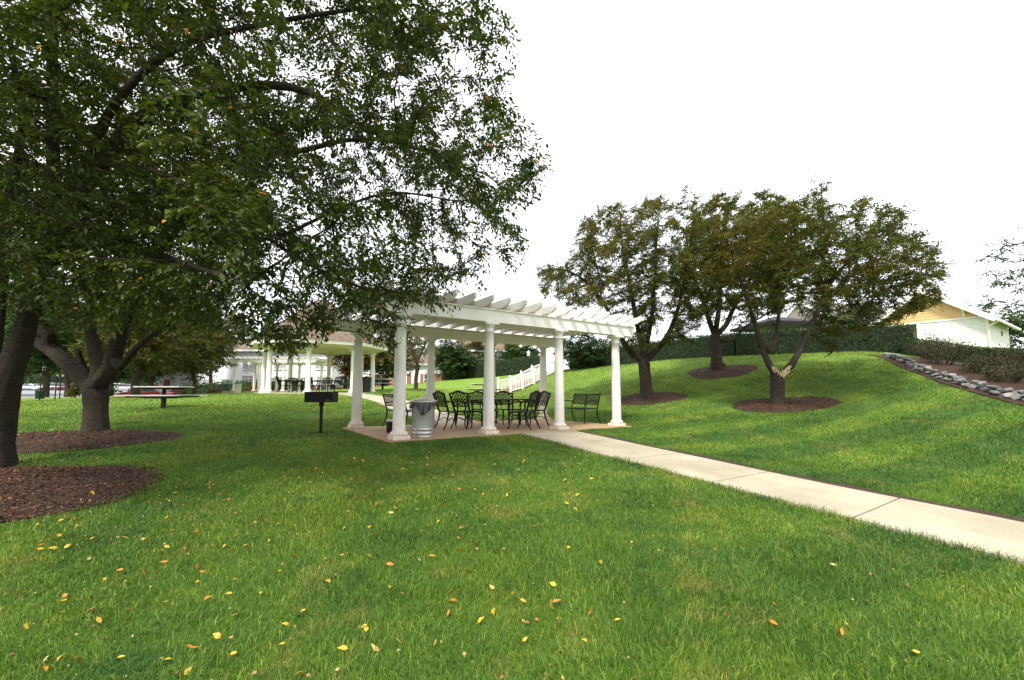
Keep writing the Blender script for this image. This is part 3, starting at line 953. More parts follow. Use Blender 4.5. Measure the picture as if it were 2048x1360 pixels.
def branch_mesh(name, P, par, rad, mat, rng, rough=0.06, min_r=0.0, flare=0.0):
    n = len(P)
    kids = [[] for _ in range(n)]
    for i in range(n):
        if par[i] >= 0: kids[par[i]].append(i)
    main = np.full(n, -1)
    for i in range(n):
        if kids[i]: main[i] = max(kids[i], key=lambda k: rad[k])
    dirs = np.zeros((n, 3))
    for i in range(n):
        d = np.zeros(3)
        if par[i] >= 0: d += P[i] - P[par[i]]
        if main[i] >= 0: d += P[main[i]] - P[i]
        L = np.linalg.norm(d); dirs[i] = d / L if L > 1e-9 else (0, 0, 1)
    V, F3 = [], []
    ref = np.array([0.35, 0.9, 0.22]); ref /= np.linalg.norm(ref)
    def ring(p, d, r, k):
        a = ref - d * ref.dot(d)
        if np.linalg.norm(a) < 0.15: a = np.array([0.9, -0.2, 0.3]) - d * np.dot([0.9, -0.2, 0.3], d)
        a /= np.linalg.norm(a); b = np.cross(d, a)
        t = 2 * math.pi * np.arange(k) / k
        rr = r * (1 + (rng.normal(0, rough * 0.6, k) + 0.055 * np.cos(3 * t + 1.1 + p[2]) + 0.04 * np.cos(5 * t + 2.3 * p[2]) + 0.03 * np.cos(8 * t - 3 * p[2]) if k >= 8 else 0))
        return p + np.outer(np.cos(t) * rr, a) + np.outer(np.sin(t) * rr, b)
    ring_id = {}
    nv = 0
    cls = lambda r: 28 if r > 0.09 else (9 if r > 0.035 else (5 if r > 0.012 else 3))
    order = np.arange(n)
    for i in order:
        p = par[i]
        if p < 0 or rad[i] < min_r: continue
        k = cls(rad[i])
        is_main = main[p] == i
        rp = rad[p] if is_main else min(rad[p], rad[i] * 1.25)
        if is_main and (p, k) in ring_id: a0 = ring_id[(p, k)]
        else:
            dd = dirs[p] if is_main else dirs[i]
            V.append(ring(P[p], dd, rp, k)); a0 = nv; nv += k
        V.append(ring(P[i], dirs[i], rad[i], k)); b0 = nv; nv += k
        ring_id[(i, k)] = b0
        for j in range(k):
            j2 = (j + 1) % k
            F3.append((a0 + j, a0 + j2, b0 + j2, b0 + j))
        if main[i] < 0 and k >= 5:     # cut end of a stub
            V.append(P[i][None] + dirs[i] * rad[i] * 0.2); c0 = nv; nv += 1
            for j in range(k): F3.append((b0 + j, b0 + (j + 1) % k, c0, c0))
    V = np.concatenate(V)
    F = np.array(F3)
    tri = F[F[:, 2] == F[:, 3]][:, :3]; q = F[F[:, 2] != F[:, 3]]
    return mesh_np(name, V, [q, tri], True)

LEAF8 = dict(v=np.array([(0, 0, 0), (.33, 0, -.02), (.70, 0, -.05), (1, 0, -.16), (.30, .22, .06), (.68, .17, .02), (.30, -.22, .06), (.68, -.17, .02)]),
             q=np.array([(1, 2, 5, 4), (1, 6, 7, 2)]), t=np.array([(0, 1, 4), (2, 3, 5), (0, 6, 1), (2, 7, 3)]))
LEAF4 = dict(v=np.array([(0, 0, 0), (.5, .24, .05), (1, 0, -.08), (.5, -.24, .05)]), q=None, t=np.array([(0, 2, 1), (0, 3, 2)]))

def leaf_arrays(pos, d, size, rng, tmpl, width=1.0, flat=0.35):
    """pos, d (N,3): base point and pointing direction"""
    n = len(pos)
    d = d / (np.linalg.norm(d, axis=1)[:, None] + 1e-9)
    up = np.array([0, 0, 1.0]) + rng.normal(0, flat, (n, 3))
    s = np.cross(up, d); s /= np.linalg.norm(s, axis=1)[:, None] + 1e-9
    u = np.cross(d, s)
    T = tmpl['v']
    V = pos[:, None] + size[:, None, None] * (T[None, :, 0, None] * d[:, None] + T[None, :, 1, None] * s[:, None] * width + T[None, :, 2, None] * u[:, None])
    b = np.arange(n)[:, None, None] * len(T)
    F = []
    if tmpl['q'] is not None: F.append((b + tmpl['q'][None]).reshape(-1, 4))
    F.append((b + tmpl['t'][None]).reshape(-1, 3))
    return V.reshape(-1, 3), F

def tree(name, label, base, chains, att, leaf, rng, step=0.22, dk=0.3, iters=60, tip=0.006, expo=2.25, sprigs=3, per=8, sprig_len=0.28, leaf_size=0.08,
         tmpl=LEAF8, bark='bark', width=1.0, droop=0.25, group=None, clip=None, leaf_r=0.02, cat='tree', trunk_smooth=0.05, accept=None, wind=(0, 0, 0)):
    """chains: list of (parent_chain, parent_fraction, [(x,y,z,r)...]) in world coordinates"""
    nodes, pars, rads = [], [], []
    ids = []
    for pc, fr, ch in chains:
        parent = None if pc is None else ids[pc][min(len(ids[pc]) - 1, int(fr * (len(ids[pc]) - 1)))]
        ids.append(limb(ch, nodes, pars, rads, parent))
    ng = len(nodes)
    # only the upper parts of the placed limbs may sprout
    P, par = grow(nodes, pars, att, step, dk, iters, rng)
    n = len(P)
    cnt = np.zeros(n)
    rad = np.zeros(n)
    for i in range(n - 1, ng - 1, -1):
        r = cnt[i] ** (1 / expo) if cnt[i] > 0 else tip
        rad[i] = r
        cnt[par[i]] += r ** expo
    rad[:ng] = rads
    for i in range(ng, n):   # a branch never thicker than its limb
        rad[i] = min(rad[i], rad[par[i]] * 0.92)
    bx_, by_, bz_ = base
    root = empty(name, (bx_, by_, bz_), 0, label, cat, group)
    off = np.array([bx_, by_, bz_])
    me = branch_mesh('trunk', P - off, par, rad, M[bark], rng, trunk_smooth)
    tr = link_mesh('trunk', me, M[bark], root)
    # leafy shoots
    has_kid = np.zeros(n, bool); has_kid[par[par >= 0]] = True
    cand = np.nonzero((np.arange(n) >= ng) & (rad < leaf_r))[0]
    tips = ~has_kid[cand]
    rep = np.where(tips, sprigs, max(1, sprigs - 1))
    src = np.repeat(cand, rep)
    m = len(src)
    base_d = P[src] - P[par[src]]; base_d /= np.linalg.norm(base_d, axis=1)[:, None] + 1e-9
    sd = base_d * 0.7 + rng.normal(0, 0.6, (m, 3)); sd[:, 2] *= 0.7
    sd /= np.linalg.norm(sd, axis=1)[:, None]
    start = P[src] - base_d * rng.uniform(0, step, m)[:, None]
    sl = sprig_len * rng.uniform(0.5, 1.3, m)
    # each shoot: 'per' leaves, alternate sides
    f = (np.arange(per) + 0.6) / per
    pos = start[:, None] + sd[:, None] * (sl[:, None, None] * f[None, :, None]) - np.array([0, 0, 1.0]) * (f ** 2)[None, :, None] * (sl * droop)[:, None, None]
    side = np.cross(sd, [0, 0, 1.0]); side /= np.linalg.norm(side, axis=1)[:, None] + 1e-9
    alt = np.where(np.arange(per) % 2 == 0, 1.0, -1.0)
    ld = sd[:, None] * 0.55 + side[:, None] * alt[None, :, None] * 0.85 + np.array([0, 0, -droop * 1.6]) + np.array(wind) + rng.normal(0, 0.28, (m, per, 3))
    pos = pos.reshape(-1, 3); ld = ld.reshape(-1, 3)
    size = leaf_size * rng.uniform(0.6, 1.2, len(pos))
    k = np.ones(len(pos), bool)
    if accept is not None: k = accept(pos + ld * 0.05)
    pos, ld, size = pos[k], ld[k], size[k]
    V, F = leaf_arrays(pos - off, ld, size, rng, tmpl, width)
    cr = link_mesh('crown', mesh_np('crown', V, F), M[leaf], root)
    STATS.append((name, px if False else round(base[0],1), n, len(pos)))
    return root

def ell_pts(n, ells, rng, poly=None, clumps=0, csig=0.5, power=0.5, zmin=None, dmin=None):
    out = []
    tot = sum(e[1][0] * e[1][1] * e[1][2] for e in ells)
    for c, r in ells:
        k = int(n * r[0] * r[1] * r[2] / tot * 3) + 20
        v = rng.normal(0, 1, (k, 3)); v /= np.linalg.norm(v, axis=1)[:, None]
        p = np.array(c) + v * (rng.uniform(0, 1, k) ** power)[:, None] * np.array(r)
        out.append(p)
    p = np.concatenate(out); rng.shuffle(p)
    if clumps:
        cc = p[:clumps]
        p = cc[rng.integers(0, len(cc), len(p))] + rng.normal(0, csig, (len(p), 3)) * np.array([1, 1, 0.6])
    k = np.ones(len(p), bool)
    if poly is not None:
        px, py, fw = project(p)
        k &= (in_poly(px, py, poly) | (fw < 0.9))
    if zmin is not None: k &= p[:, 2] > zmin
    if dmin is not None: k &= np.linalg.norm(p - np.array([0, 0, EYE]), axis=1) > dmin
    p = p[k]
    return p[:n]

def ch(pts):
    """image-traced limb: (px, py, D, radius)"""
    return [(*W(a, b, d), r) for a, b, d, r in pts]

rng = np.random.default_rng(21)
def n3(p, wl, seed):
    r = np.random.default_rng(seed); o = np.zeros(len(p))
    for _ in range(9):
        k = r.normal(0, 1, 3); k *= 2 * math.pi / (wl * r.uniform(0.7, 1.5)) / np.linalg.norm(k)
        o += np.cos(p @ k + r.uniform(0, 6.28))
    return o / 3
# ---- the big cherry on the left whose crown hangs over the lawn
b1 = G(-14, 930, 6.5)
T1_POLY = [(-2500, -2500), (1000, -2500), (1000, 0), (1040, 75), (1018, 160), (1035, 225), (1085, 255), (1108, 340), (1092, 392), (1040, 415), (1052, 480), (1035, 530),
           (990, 575), (935, 600), (885, 645), (825, 672), (775, 695), (738, 690), (690, 640), (640, 680), (592, 725), (545, 722), (480, 690), (405, 655), (300, 650), (210, 668),
           (110, 640), (0, 610), (-900, 720), (-2500, 700)]
T1_CH = [
    (None, 0, [(b1[0], b1[1], b1[2] - 0.15, 0.306)] + ch([(-14, 925, 6.5, 0.245), (-12, 885, 6.5, 0.207), (-6, 835, 6.5, 0.191), (6, 785, 6.48, 0.168), (20, 742, 6.45, 0.145), (37, 698, 6.4, 0.132), (52, 650, 6.4, 0.121), (63, 600, 6.35, 0.111), (76, 540, 6.35, 0.101), (98, 480, 6.3, 0.092)])),
    (0, 0.35, ch([(-10, 770, 6.6, 0.099), (-12, 700, 6.7, 0.092), (-2, 620, 6.8, 0.084), (6, 540, 6.8, 0.077), (20, 400, 6.7, 0.062), (45, 250, 6.5, 0.046), (30, 140, 6.4, 0.039), (10, 20, 6.3, 0.026)])),
    (0, 1.0, ch([(150, 400, 6.2, 0.107), (230, 290, 6.1, 0.090), (320, 208, 6.0, 0.075), (440, 180, 5.9, 0.064), (560, 172, 5.8, 0.055), (650, 200, 5.8, 0.039), (740, 262, 5.9, 0.029), (840, 300, 6.0, 0.021)])),
    (0, 0.95, ch([(200, 430, 6.6, 0.094), (300, 385, 6.8, 0.075), (390, 335, 7.0, 0.064), (500, 312, 7.1, 0.057), (600, 302, 7.2, 0.046), (700, 280, 7.2, 0.036), (800, 285, 7.3, 0.029), (920, 330, 7.4, 0.021)])),
    (3, 0.35, ch([(470, 470, 7.0, 0.044), (560, 470, 6.9, 0.036), (620, 445, 6.8, 0.030), (700, 408, 6.7, 0.025), (790, 385, 6.8, 0.019), (900, 400, 6.8, 0.014)])),
    (0, 1.0, ch([(108, 400, 6.1, 0.086), (106, 280, 5.9, 0.071), (105, 120, 5.7, 0.057), (110, -40, 5.5, 0.046), (130, -250, 5.3, 0.036)])),
    (2, 0.12, ch([(200, 260, 5.9, 0.057), (280, 150, 5.5, 0.050), (380, 85, 5.2, 0.039), (520, 50, 5.1, 0.033), (700, 20, 5.4, 0.025), (830, 10, 5.6, 0.019)])),
    (0, 0.9, ch([(170, 490, 5.8, 0.064), (270, 500, 5.0, 0.044), (380, 530, 4.3, 0.029), (490, 570, 3.9, 0.020)])),
    (2, 0.2, ch([(330, 350, 5.9, 0.044), (480, 440, 5.8, 0.033), (620, 530, 5.8, 0.025), (760, 590, 5.9, 0.019)])),
    (5, 0.6, [(-3.5, 4.0, 7.2, 0.050), (-1.8, 3.2, 7.6, 0.033), (-0.6, 3.0, 7.4, 0.021)]),
]
att = ell_pts(5900, [((-4.4, 6.3, EYE + 4.3), (5.6, 4.4, 4.1)), ((-1.3, 6.3, EYE + 2.6), (2.3, 2.0, 1.9)), ((-4.2, 5.6, EYE + 1.8), (3.4, 3.0, 1.6)), ((-1.1, 6.4, EYE + 4.9), (1.5, 1.6, 1.6)), ((-0.5, 6.6, EYE + 3.3), (1.5, 1.5, 1.3)), ((-6.3, 6.8, EYE + 4.6), (2.6, 2.4, 2.8)), ((-2.9, 3.9, EYE + 1.1), (1.9, 1.3, 0.9)), ((-2.2, 5.2, EYE + 0.9), (1.3, 1.3, 0.8))], rng, T1_POLY, power=0.45, zmin=EYE + 0.45, dmin=2.3)
att = att[(n3(att, 2.2, 5) > -0.42 - 0.06 * np.maximum(0, -5 - att[:, 0]))]
VOIDS = [(W(670, 420, 6.6), np.array([0.75, 2.6, 0.42])), (W(500, 345, 6.8), np.array([0.6, 2.4, 0.22])), (W(640, 235, 6.4), np.array([0.55, 2.2, 0.22])), (W(330, 160, 6.2), np.array([0.35, 2.2, 0.2])), (W(790, 455, 6.8), np.array([0.4, 2.2, 0.25])), (W(290, 310, 6.2), np.array([0.4, 2.4, 0.3]))]
for c_, r_v in VOIDS: att = att[(((att - c_) / r_v) ** 2).sum(1) > 1]
def acc1(p):
    px, py, fw = project(p)
    gap = n3(p, 1.3, 8) > -0.60
    for c_, r_v in VOIDS:
        gap &= (((p - c_) / r_v) ** 2).sum(1) > 1 - 0.10 * np.maximum(0, -4 - p[:, 0])
    q = [(a + 8, b + 8) for a, b in T1_POLY]
    return gap & (in_poly(px, py, q) | (fw < 0.8)) & (np.linalg.norm(p - np.array([0, 0, EYE]), axis=1) > 2.2)
tree('cherry_tree', 'huge dark green cherry tree at the left edge, its limbs arching towards the pergola', b1, T1_CH, att, 'leaf_big', rng,
     step=0.2, dk=0.27, iters=80, sprigs=6, per=10, sprig_len=0.33, leaf_size=0.077, accept=acc1)

# ---- second cherry behind it, short stout trunk with many limbs
b2 = G(190, 865, 9.3)
D2 = 9.3
T2_CH = [
    (None, 0, [(b2[0], b2[1], b2[2] - 0.1, 0.378)] + ch([(190, 868, D2, 0.267), (190, 848, D2, 0.219), (190, 815, D2, 0.202), (190, 785, D2, 0.211), (190, 770, D2, 0.215)])),
    (0, 0.86, ch([(160, 748, D2, 0.172), (130, 722, D2, 0.146), (100, 700, D2 + .1, 0.116), (72, 682, D2 + .2, 0.095), (66, 655, D2 + .3, 0.077), (50, 600, D2 + .4, 0.069), (20, 500, D2 + .6, 0.052), (-30, 380, D2 + .8, 0.034)])),
    (1, 0.42, ch([(102, 680, D2, 0.099), (88, 650, D2 - .1, 0.086), (75, 610, D2 - .3, 0.069), (90, 540, D2 - .5, 0.052), (120, 430, D2 - .6, 0.039), (160, 300, D2 - .6, 0.026)])),
    (0, 0.93, ch([(168, 738, D2 - .1, 0.065), (160, 718, D2 - .15, 0.056), (155, 698, D2 - .2, 0.050)])),
    (0, 1.0, ch([(198, 740, D2, 0.138), (190, 700, D2, 0.116), (183, 665, D2, 0.103), (180, 620, D2, 0.086), (200, 540, D2 + .2, 0.069), (240, 440, D2 + .4, 0.052), (300, 330, D2 + .6, 0.034)])),
    (0, 1.0, ch([(214, 748, D2 - .1, 0.163), (226, 715, D2 - .15, 0.142), (236, 685, D2 - .2, 0.129), (246, 655, D2 - .2, 0.112), (270, 600, D2 - .3, 0.086), (310, 520, D2 - .4, 0.069), (380, 430, D2 - .5, 0.052), (460, 360, D2 - .4, 0.034)])),
    (5, 0.12, ch([(240, 735, D2 - .3, 0.073), (262, 708, D2 - .4, 0.060), (288, 682, D2 - .5, 0.052), (330, 655, D2 - .6, 0.039), (400, 610, D2 - .8, 0.030)])),
]
T2_POLY = [(-1500, -600), (700, -600), (640, 100), (560, 400), (470, 610), (400, 655), (300, 670), (200, 668), (110, 650), (0, 650), (-1500, 740)]
att = ell_pts(1700, [((-8.2, 10.0, EYE + 4.2), (4.6, 3.6, 3.2))], rng, T2_POLY, power=0.5, zmin=EYE + 1.1)
tree('cherry_tree', 'stout cherry tree with a short thick many-forked trunk, just behind the huge cherry', b2, T2_CH, att, 'leaf_big', rng,
     step=0.26, dk=0.34, iters=60, sprigs=5, per=8, sprig_len=0.34, leaf_size=0.10, tmpl=LEAF4)

# ---- the three small cherries on the slope to the right
def slope_tree(label, base, chains, att, seed, size=0.080, sprigs=6, per=10, **kw):
    r = np.random.default_rng(seed)
    zl = np.percentile(att[:, 2], 32)
    low = (att[:, 2] < zl) & (np.hypot(att[:, 0] - base[0], att[:, 1] - base[1]) < 2.1)
    att = att[~(low & (r.uniform(0, 1, len(att)) < 0.8))]
    att = att[n3(att, 1.9, seed) > -0.8]
    return tree('cherry_tree', label, base, chains, att, 'leaf_olive', r, step=0.2, dk=0.27, iters=70, tip=0.006, sprigs=sprigs, per=per, sprig_len=0.26,
                leaf_size=size, tmpl=LEAF4, bark='bark_far', width=1.1, droop=0.12, group='small cherry trees on the slope', wind=(0.25, 0, 0.05), **kw)
b5 = G(1555, 808, 13.0); D5 = 13.0
T5_CH = [
    (None, 0, [(b5[0], b5[1], b5[2] - 0.1, 0.255)] + ch([(1556, 806, D5, 0.208), (1556, 790, D5, 0.191), (1555, 765, D5, 0.191), (1554, 752, D5, 0.191)])),
    (0, 1.0, ch([(1538, 728, D5, 0.098), (1526, 700, D5, 0.081), (1517, 670, D5, 0.070), (1508, 640, D5, 0.059), (1490, 590, D5 - .1, 0.049), (1470, 530, D5 - .3, 0.035), (1450, 470, D5 - .4, 0.025)])),
    (1, 0.18, ch([(1545, 705, D5 + .2, 0.063), (1551, 675, D5 + .3, 0.056), (1556, 640, D5 + .4, 0.049), (1562, 580, D5 + .5, 0.038), (1575, 500, D5 + .5, 0.028), (1590, 430, D5 + .6, 0.017)])),
    (0, 1.0, ch([(1572, 742, D5, 0.105), (1588, 722, D5 - .1, 0.091), (1603, 695, D5 - .15, 0.081), (1616, 665, D5 - .2, 0.070), (1632, 630, D5 - .3, 0.063), (1650, 585, D5 - .4, 0.052), (1690, 530, D5 - .5, 0.042), (1740, 480, D5 - .6, 0.032), (1790, 440, D5 - .5, 0.021)])),
    (3, 0.5, ch([(1660, 590, D5 - .6, 0.038), (1710, 570, D5 - .8, 0.032), (1780, 560, D5 - .9, 0.022), (1840, 560, D5 - 1, 0.014)])),
    (3, 0.55, ch([(1640, 560, D5 + .1, 0.042), (1650, 490, D5 + .3, 0.032), (1645, 420, D5 + .4, 0.021), (1643, 370, D5 + .4, 0.013)])),
    (1, 0.5, ch([(1480, 620, D5 - .6, 0.035), (1440, 580, D5 - .9, 0.025), (1415, 540, D5 - 1, 0.015)])),
]
T5_POLY = [(1395, 640), (1400, 480), (1450, 430), (1500, 395), (1590, 405), (1625, 370), (1640, 340), (1655, 345), (1665, 395), (1740, 388), (1800, 408), (1842, 440), (1872, 480),
           (1905, 500), (1893, 560), (1885, 605), (1820, 640), (1755, 655), (1720, 690), (1650, 712), (1630, 650), (1560, 625), (1500, 640), (1440, 660)]
att = ell_pts(2700, [((W(1640, 540, D5)[0], D5 - 0.2, W(1640, 520, D5)[2]), (4.0, 3.6, 2.35))], rng, T5_POLY, clumps=300, csig=0.5, power=0.42)
slope_tree('small cherry tree on the slope with torn pale wood at the fork of its trunk', b5, T5_CH, att, 51)
# torn pale wood in the fork
t5root = [o for o in COL.objects if o.get('category') == 'tree'][-1]
r_ = np.random.default_rng(3)
mb = MB()
for i in range(26):
    a, b = r_.uniform(-0.2, 0.24), r_.uniform(-0.06, 0.06)
    z = (W(1555, 752, D5)[2] - b5[2]) + 0.03 + (0.18 * max(0, -a / 0.2) + 0.14 * max(0, a / 0.2)) + r_.uniform(-0.12, 0.06)
    p = Vector((W(1556, 752, D5)[0] - b5[0] + a, -0.15 + 0.25 * abs(a) - 0.04 * r_.uniform(0, 1), z))
    q = p + Vector((r_.uniform(-0.04, 0.04) + a * 0.4, r_.uniform(-0.05, 0.0), r_.uniform(0.05, 0.16)))
    mb.tube([p, (p + q) / 2 + Vector((r_.uniform(-.01, .01), -0.015, 0)), q], [0.035, 0.03, 0.008], 6)
mb.build('torn_wood', M['wound'], t5root)

b3 = G(1293, 790, 16); D3 = 16
T3_CH = [
    (None, 0, [(b3[0], b3[1], b3[2] - 0.1, 0.315)] + ch([(1294, 790, D3, 0.245), (1292, 770, D3, 0.206), (1289, 735, D3, 0.210), (1288, 722, D3, 0.219)])),
    (0, 1.0, ch([(1265, 708, D3, 0.105), (1250, 690, D3, 0.090), (1235, 660, D3, 0.075), (1215, 620, D3, 0.060), (1180, 570, D3 - .2, 0.045), (1130, 540, D3 - .4, 0.030), (1085, 540, D3 - .5, 0.019)])),
    (0, 1.0, ch([(1283, 690, D3, 0.098), (1272, 640, D3, 0.083), (1260, 570, D3 + .1, 0.064), (1245, 490, D3 + .2, 0.045), (1240, 430, D3 + .3, 0.026)])),
    (0, 1.0, ch([(1308, 705, D3, 0.112), (1328, 682, D3, 0.094), (1345, 650, D3, 0.083), (1360, 600, D3, 0.064), (1375, 520, D3 - .1, 0.045), (1390, 430, D3 - .2, 0.026)])),
    (0, 1.0, ch([(1295, 680, D3 + .3, 0.090), (1305, 620, D3 + .5, 0.068), (1310, 540, D3 + .7, 0.049), (1315, 450, D3 + .8, 0.030)])),
    (1, 0.5, ch([(1200, 560, D3 + .5, 0.038), (1185, 500, D3 + .6, 0.030), (1180, 450, D3 + .6, 0.019)])),
]
T3_POLY = [(1060, 580), (1062, 535), (1085, 512), (1110, 520), (1125, 540), (1150, 500), (1148, 455), (1170, 428), (1235, 400), (1262, 420), (1290, 388), (1320, 392), (1345, 378), (1392, 360), (1412, 385),
           (1450, 420), (1450, 600), (1410, 640), (1390, 700), (1345, 715), (1300, 690), (1250, 715), (1215, 700), (1225, 660), (1180, 620), (1130, 610)]
att = ell_pts(2700, [((W(1285, 540, D3)[0], D3, W(1285, 545, D3)[2]), (4.1, 3.6, 3.1))], rng, T3_POLY, clumps=230, csig=0.5, power=0.42)
slope_tree('small olive cherry tree with a dark trunk just beyond the pergola corner', b3, T3_CH, att, 52)

b4 = G(1435, 735, 20); D4 = 19.6
T4_CH = [
    (None, 0, [(b4[0], b4[1] - .4, b4[2] - 0.15, 0.378)] + ch([(1435, 738, D4, 0.288), (1433, 715, D4, 0.243), (1430, 690, D4, 0.234), (1430, 672, D4, 0.225)])),
    (0, 1.0, ch([(1418, 640, D4, 0.104), (1405, 600, D4, 0.080), (1385, 540, D4, 0.056), (1370, 460, D4, 0.032)])),
    (0, 1.0, ch([(1435, 640, D4, 0.112), (1440, 590, D4, 0.088), (1442, 520, D4, 0.064), (1450, 430, D4, 0.032)])),
    (0, 1.0, ch([(1452, 650, D4, 0.112), (1470, 610, D4, 0.088), (1500, 560, D4, 0.064), (1535, 480, D4, 0.040), (1560, 430, D4, 0.024)])),
    (0, 0.9, ch([(1465, 680, D4 - .3, 0.072), (1490, 655, D4 - .6, 0.048), (1530, 630, D4 - .9, 0.032)])),
]
T4_POLY = [(1330, 690), (1345, 560), (1385, 420), (1425, 385), (1470, 375), (1500, 382), (1540, 378), (1590, 400), (1640, 440), (1620, 610), (1560, 640), (1500, 600), (1480, 640), (1440, 640), (1400, 650), (1380, 690)]
att = ell_pts(2000, [((W(1470, 520, D4)[0], D4, W(1470, 520, D4)[2]), (3.7, 3.4, 3.6))], rng, T4_POLY, clumps=220, csig=0.55, power=0.42)
slope_tree('small rusty green cherry tree standing highest on the slope against the hedge', b4, T4_CH, att, 53, size=0.10)

# ---- trees further off: fewer, larger leaves
def far_tree(name, label, px, D, crown, leaf, seed, n=260, r0=0.16, size=0.22, sprigs=5, per=8, lo=None, bark='bark_far', group=None, poly=None, zoff=0.0, sprig_len=0.5, forks=3, droop=0.15, power=0.45):
    """crown: (px0, px1, ytop, ybottom) of the crown's box in the picture, at distance D"""
    r = np.random.default_rng(seed)
    g0 = G(px, 780, D)
    x0, x1, yt, yb = crown
    cx = W((x0 + x1) / 2, 700, D)[0]; rx = (x1 - x0) / 2 * D / F_PX
    zt, zb = W(px, yt, D)[2], W(px, yb, D)[2]
    cz, rz = (zt + zb) / 2, (zt - zb) / 2
    att = ell_pts(n, [((cx, D, cz), (rx, rx * 0.9, rz))], r, poly, clumps=max(20, n // 7), csig=rx * 0.14, power=power)
    hf = max(g0[2] + 0.4, zb + rz * 0.15)
    chains = [(None, 0, [(g0[0], g0[1], g0[2] - 0.1, r0 * 1.5), (g0[0], g0[1], g0[2] + 0.15, r0 * 1.1), (g0[0] + r.normal(0, 0.05), g0[1], (g0[2] + hf) / 2, r0), (g0[0] + r.normal(0, 0.1), g0[1], hf, r0 * 0.92)])]
    for k in range(forks):
        a = 2 * math.pi * (k + r.uniform(-.2, .2)) / forks + seed
        e = np.array([cx + rx * 0.45 * math.cos(a), D + rx * 0.4 * math.sin(a), cz + rz * 0.3])
        s = np.array([g0[0], g0[1], hf]); mdl = s * 0.5 + e * 0.5 + np.array([0, 0, rz * 0.08])
        chains.append((0, 1.0, [(*(s * 0.75 + mdl * 0.25 + np.array([0, 0, 0.1])), r0 * 0.6), (*mdl, r0 * 0.45), (*e, r0 * 0.2)]))
    st_ = rx / 9
    return tree(name, label, g0, chains, att, leaf, r, step=st_, dk=st_ * 1.4, iters=40, tip=0.012, sprigs=sprigs, per=per, sprig_len=sprig_len, leaf_size=size,
                tmpl=LEAF4, bark=bark, width=1.25, droop=droop, group=group, leaf_r=0.05)
far_tree('tree', 'small olive tree turning orange before the white townhouse, left of the far pergola', 388, 33, (322, 475, 600, 756), 'leaf_olive', 61, n=900, r0=0.13, size=0.18, per=8)
far_tree('tree', 'dark spreading tree on the lawn edge above the red car', 272, 27, (165, 400, 540, 752), 'leaf_olive', 62, n=1300, r0=0.22, size=0.2, per=8)
far_tree('tree', 'slim grey tree between the road and the pavement, left of the stout cherry trunk', 92, 30, (10, 170, 540, 752), 'leaf_mid', 63, n=900, r0=0.17, size=0.22)
far_tree('tree', 'grey trunk tree standing just left of the stout cherry trunk by the car park', 136, 35, (75, 260, 540, 750), 'leaf_olive', 64, n=900, r0=0.2, size=0.24)
far_tree('tree', 'full green tree across the car park behind the white car', 55, 102, (-50, 130, 600, 768), 'leaf_mid', 65, n=900, r0=0.5, size=0.6, sprig_len=0.8)
far_tree('tree', 'full green tree across the car park behind the dark red car', 185, 104, (90, 290, 600, 768), 'leaf_mid', 66, n=900, r0=0.5, size=0.6, sprig_len=0.8)
far_tree('tree', 'tall dark tree behind the red car at the end of the car park', 300, 56, (220, 400, 590, 768), 'leaf_mid', 67, n=1000, r0=0.3, size=0.36, sprig_len=0.7)
far_tree('tree', 'tall dark tree half hidden at the extreme left behind the huge cherry trunk', -40, 48, (-150, 60, 560, 768), 'leaf_mid', 68, n=800, r0=0.3, size=0.36, sprig_len=0.7)
far_tree('tree', 'orange tinged tree seen through the gazebo, before the brick townhouse', 690, 42, (655, 748, 668, 752), 'leaf_autumn', 69, n=600, r0=0.14, size=0.22)
far_tree('tree', 'dark green tree between the gazebo and the pergola corner column', 772, 44, (726, 838, 640, 762), 'leaf_olive', 70, n=900, r0=0.17, size=0.22)
far_tree('tree', 'thin leaved tree with a pale bare branching trunk on the lawn beyond the dustbin', 832, 30, (785, 885, 655, 738), 'leaf_olive', 71, n=200, r0=0.13, size=0.11, sprigs=2, per=6, forks=5, sprig_len=0.3)
far_tree('tree', 'bright bushy green tree left of the long hedge end', 915, 46, (864, 945, 676, 756), 'leaf_mid', 72, n=800, r0=0.16, size=0.22, per=8)
far_tree('tree', 'loose yellowish tree beside the dark canopy roof behind the hedge', 948, 62, (925, 975, 672, 730), 'leaf_autumn', 73, n=220, r0=0.16, size=0.24)
far_tree('tree', 'broad green tree behind the hedge and the lantern post', 1035, 60, (1000, 1080, 684, 735), 'leaf_mid', 74, n=700, r0=0.2, size=0.3, per=8)
far_tree('tree', 'dark drooping evergreen by the hedge between the two right pergola columns', 1160, 33, (1105, 1225, 655, 735), 'leaf_hedge', 75, n=800, r0=0.15, size=0.16, per=7)
far_tree('tree', 'pale green tree behind the hedge and left of the grey roof', 1700, 34, (1640, 1765, 600, 690), 'leaf_mid', 76, n=420, r0=0.14, size=0.17)
far_tree('tree', 'dark green tree behind the siding house at the right', 1985, 42, (1925, 2075, 598, 720), 'leaf_mid', 77, n=520, r0=0.25, size=0.25, per=7)
# branch reaching in at the right edge: a tree standing just outside the picture
far_tree('tree', 'tree outside the right edge whose leafy branch tips hang into the sky', 2180, 13, (2022, 2400, 400, 620), 'leaf_mid', 78, n=500, r0=0.2, size=0.10, per=6, sprig_len=0.3)
# low wood closing the view between the buildings
far_tree('tree', 'dense dark tree behind the white townhouse with the teal door', 470, 75, (400, 560, 640, 745), 'leaf_mid', 79, n=380, r0=0.3, size=0.42, sprig_len=0.9)
far_tree('tree', 'dense dark tree behind the brick fronted townhouse', 820, 78, (760, 890, 668, 760), 'leaf_mid', 80, n=380, r0=0.3, size=0.42, sprig_len=0.9)

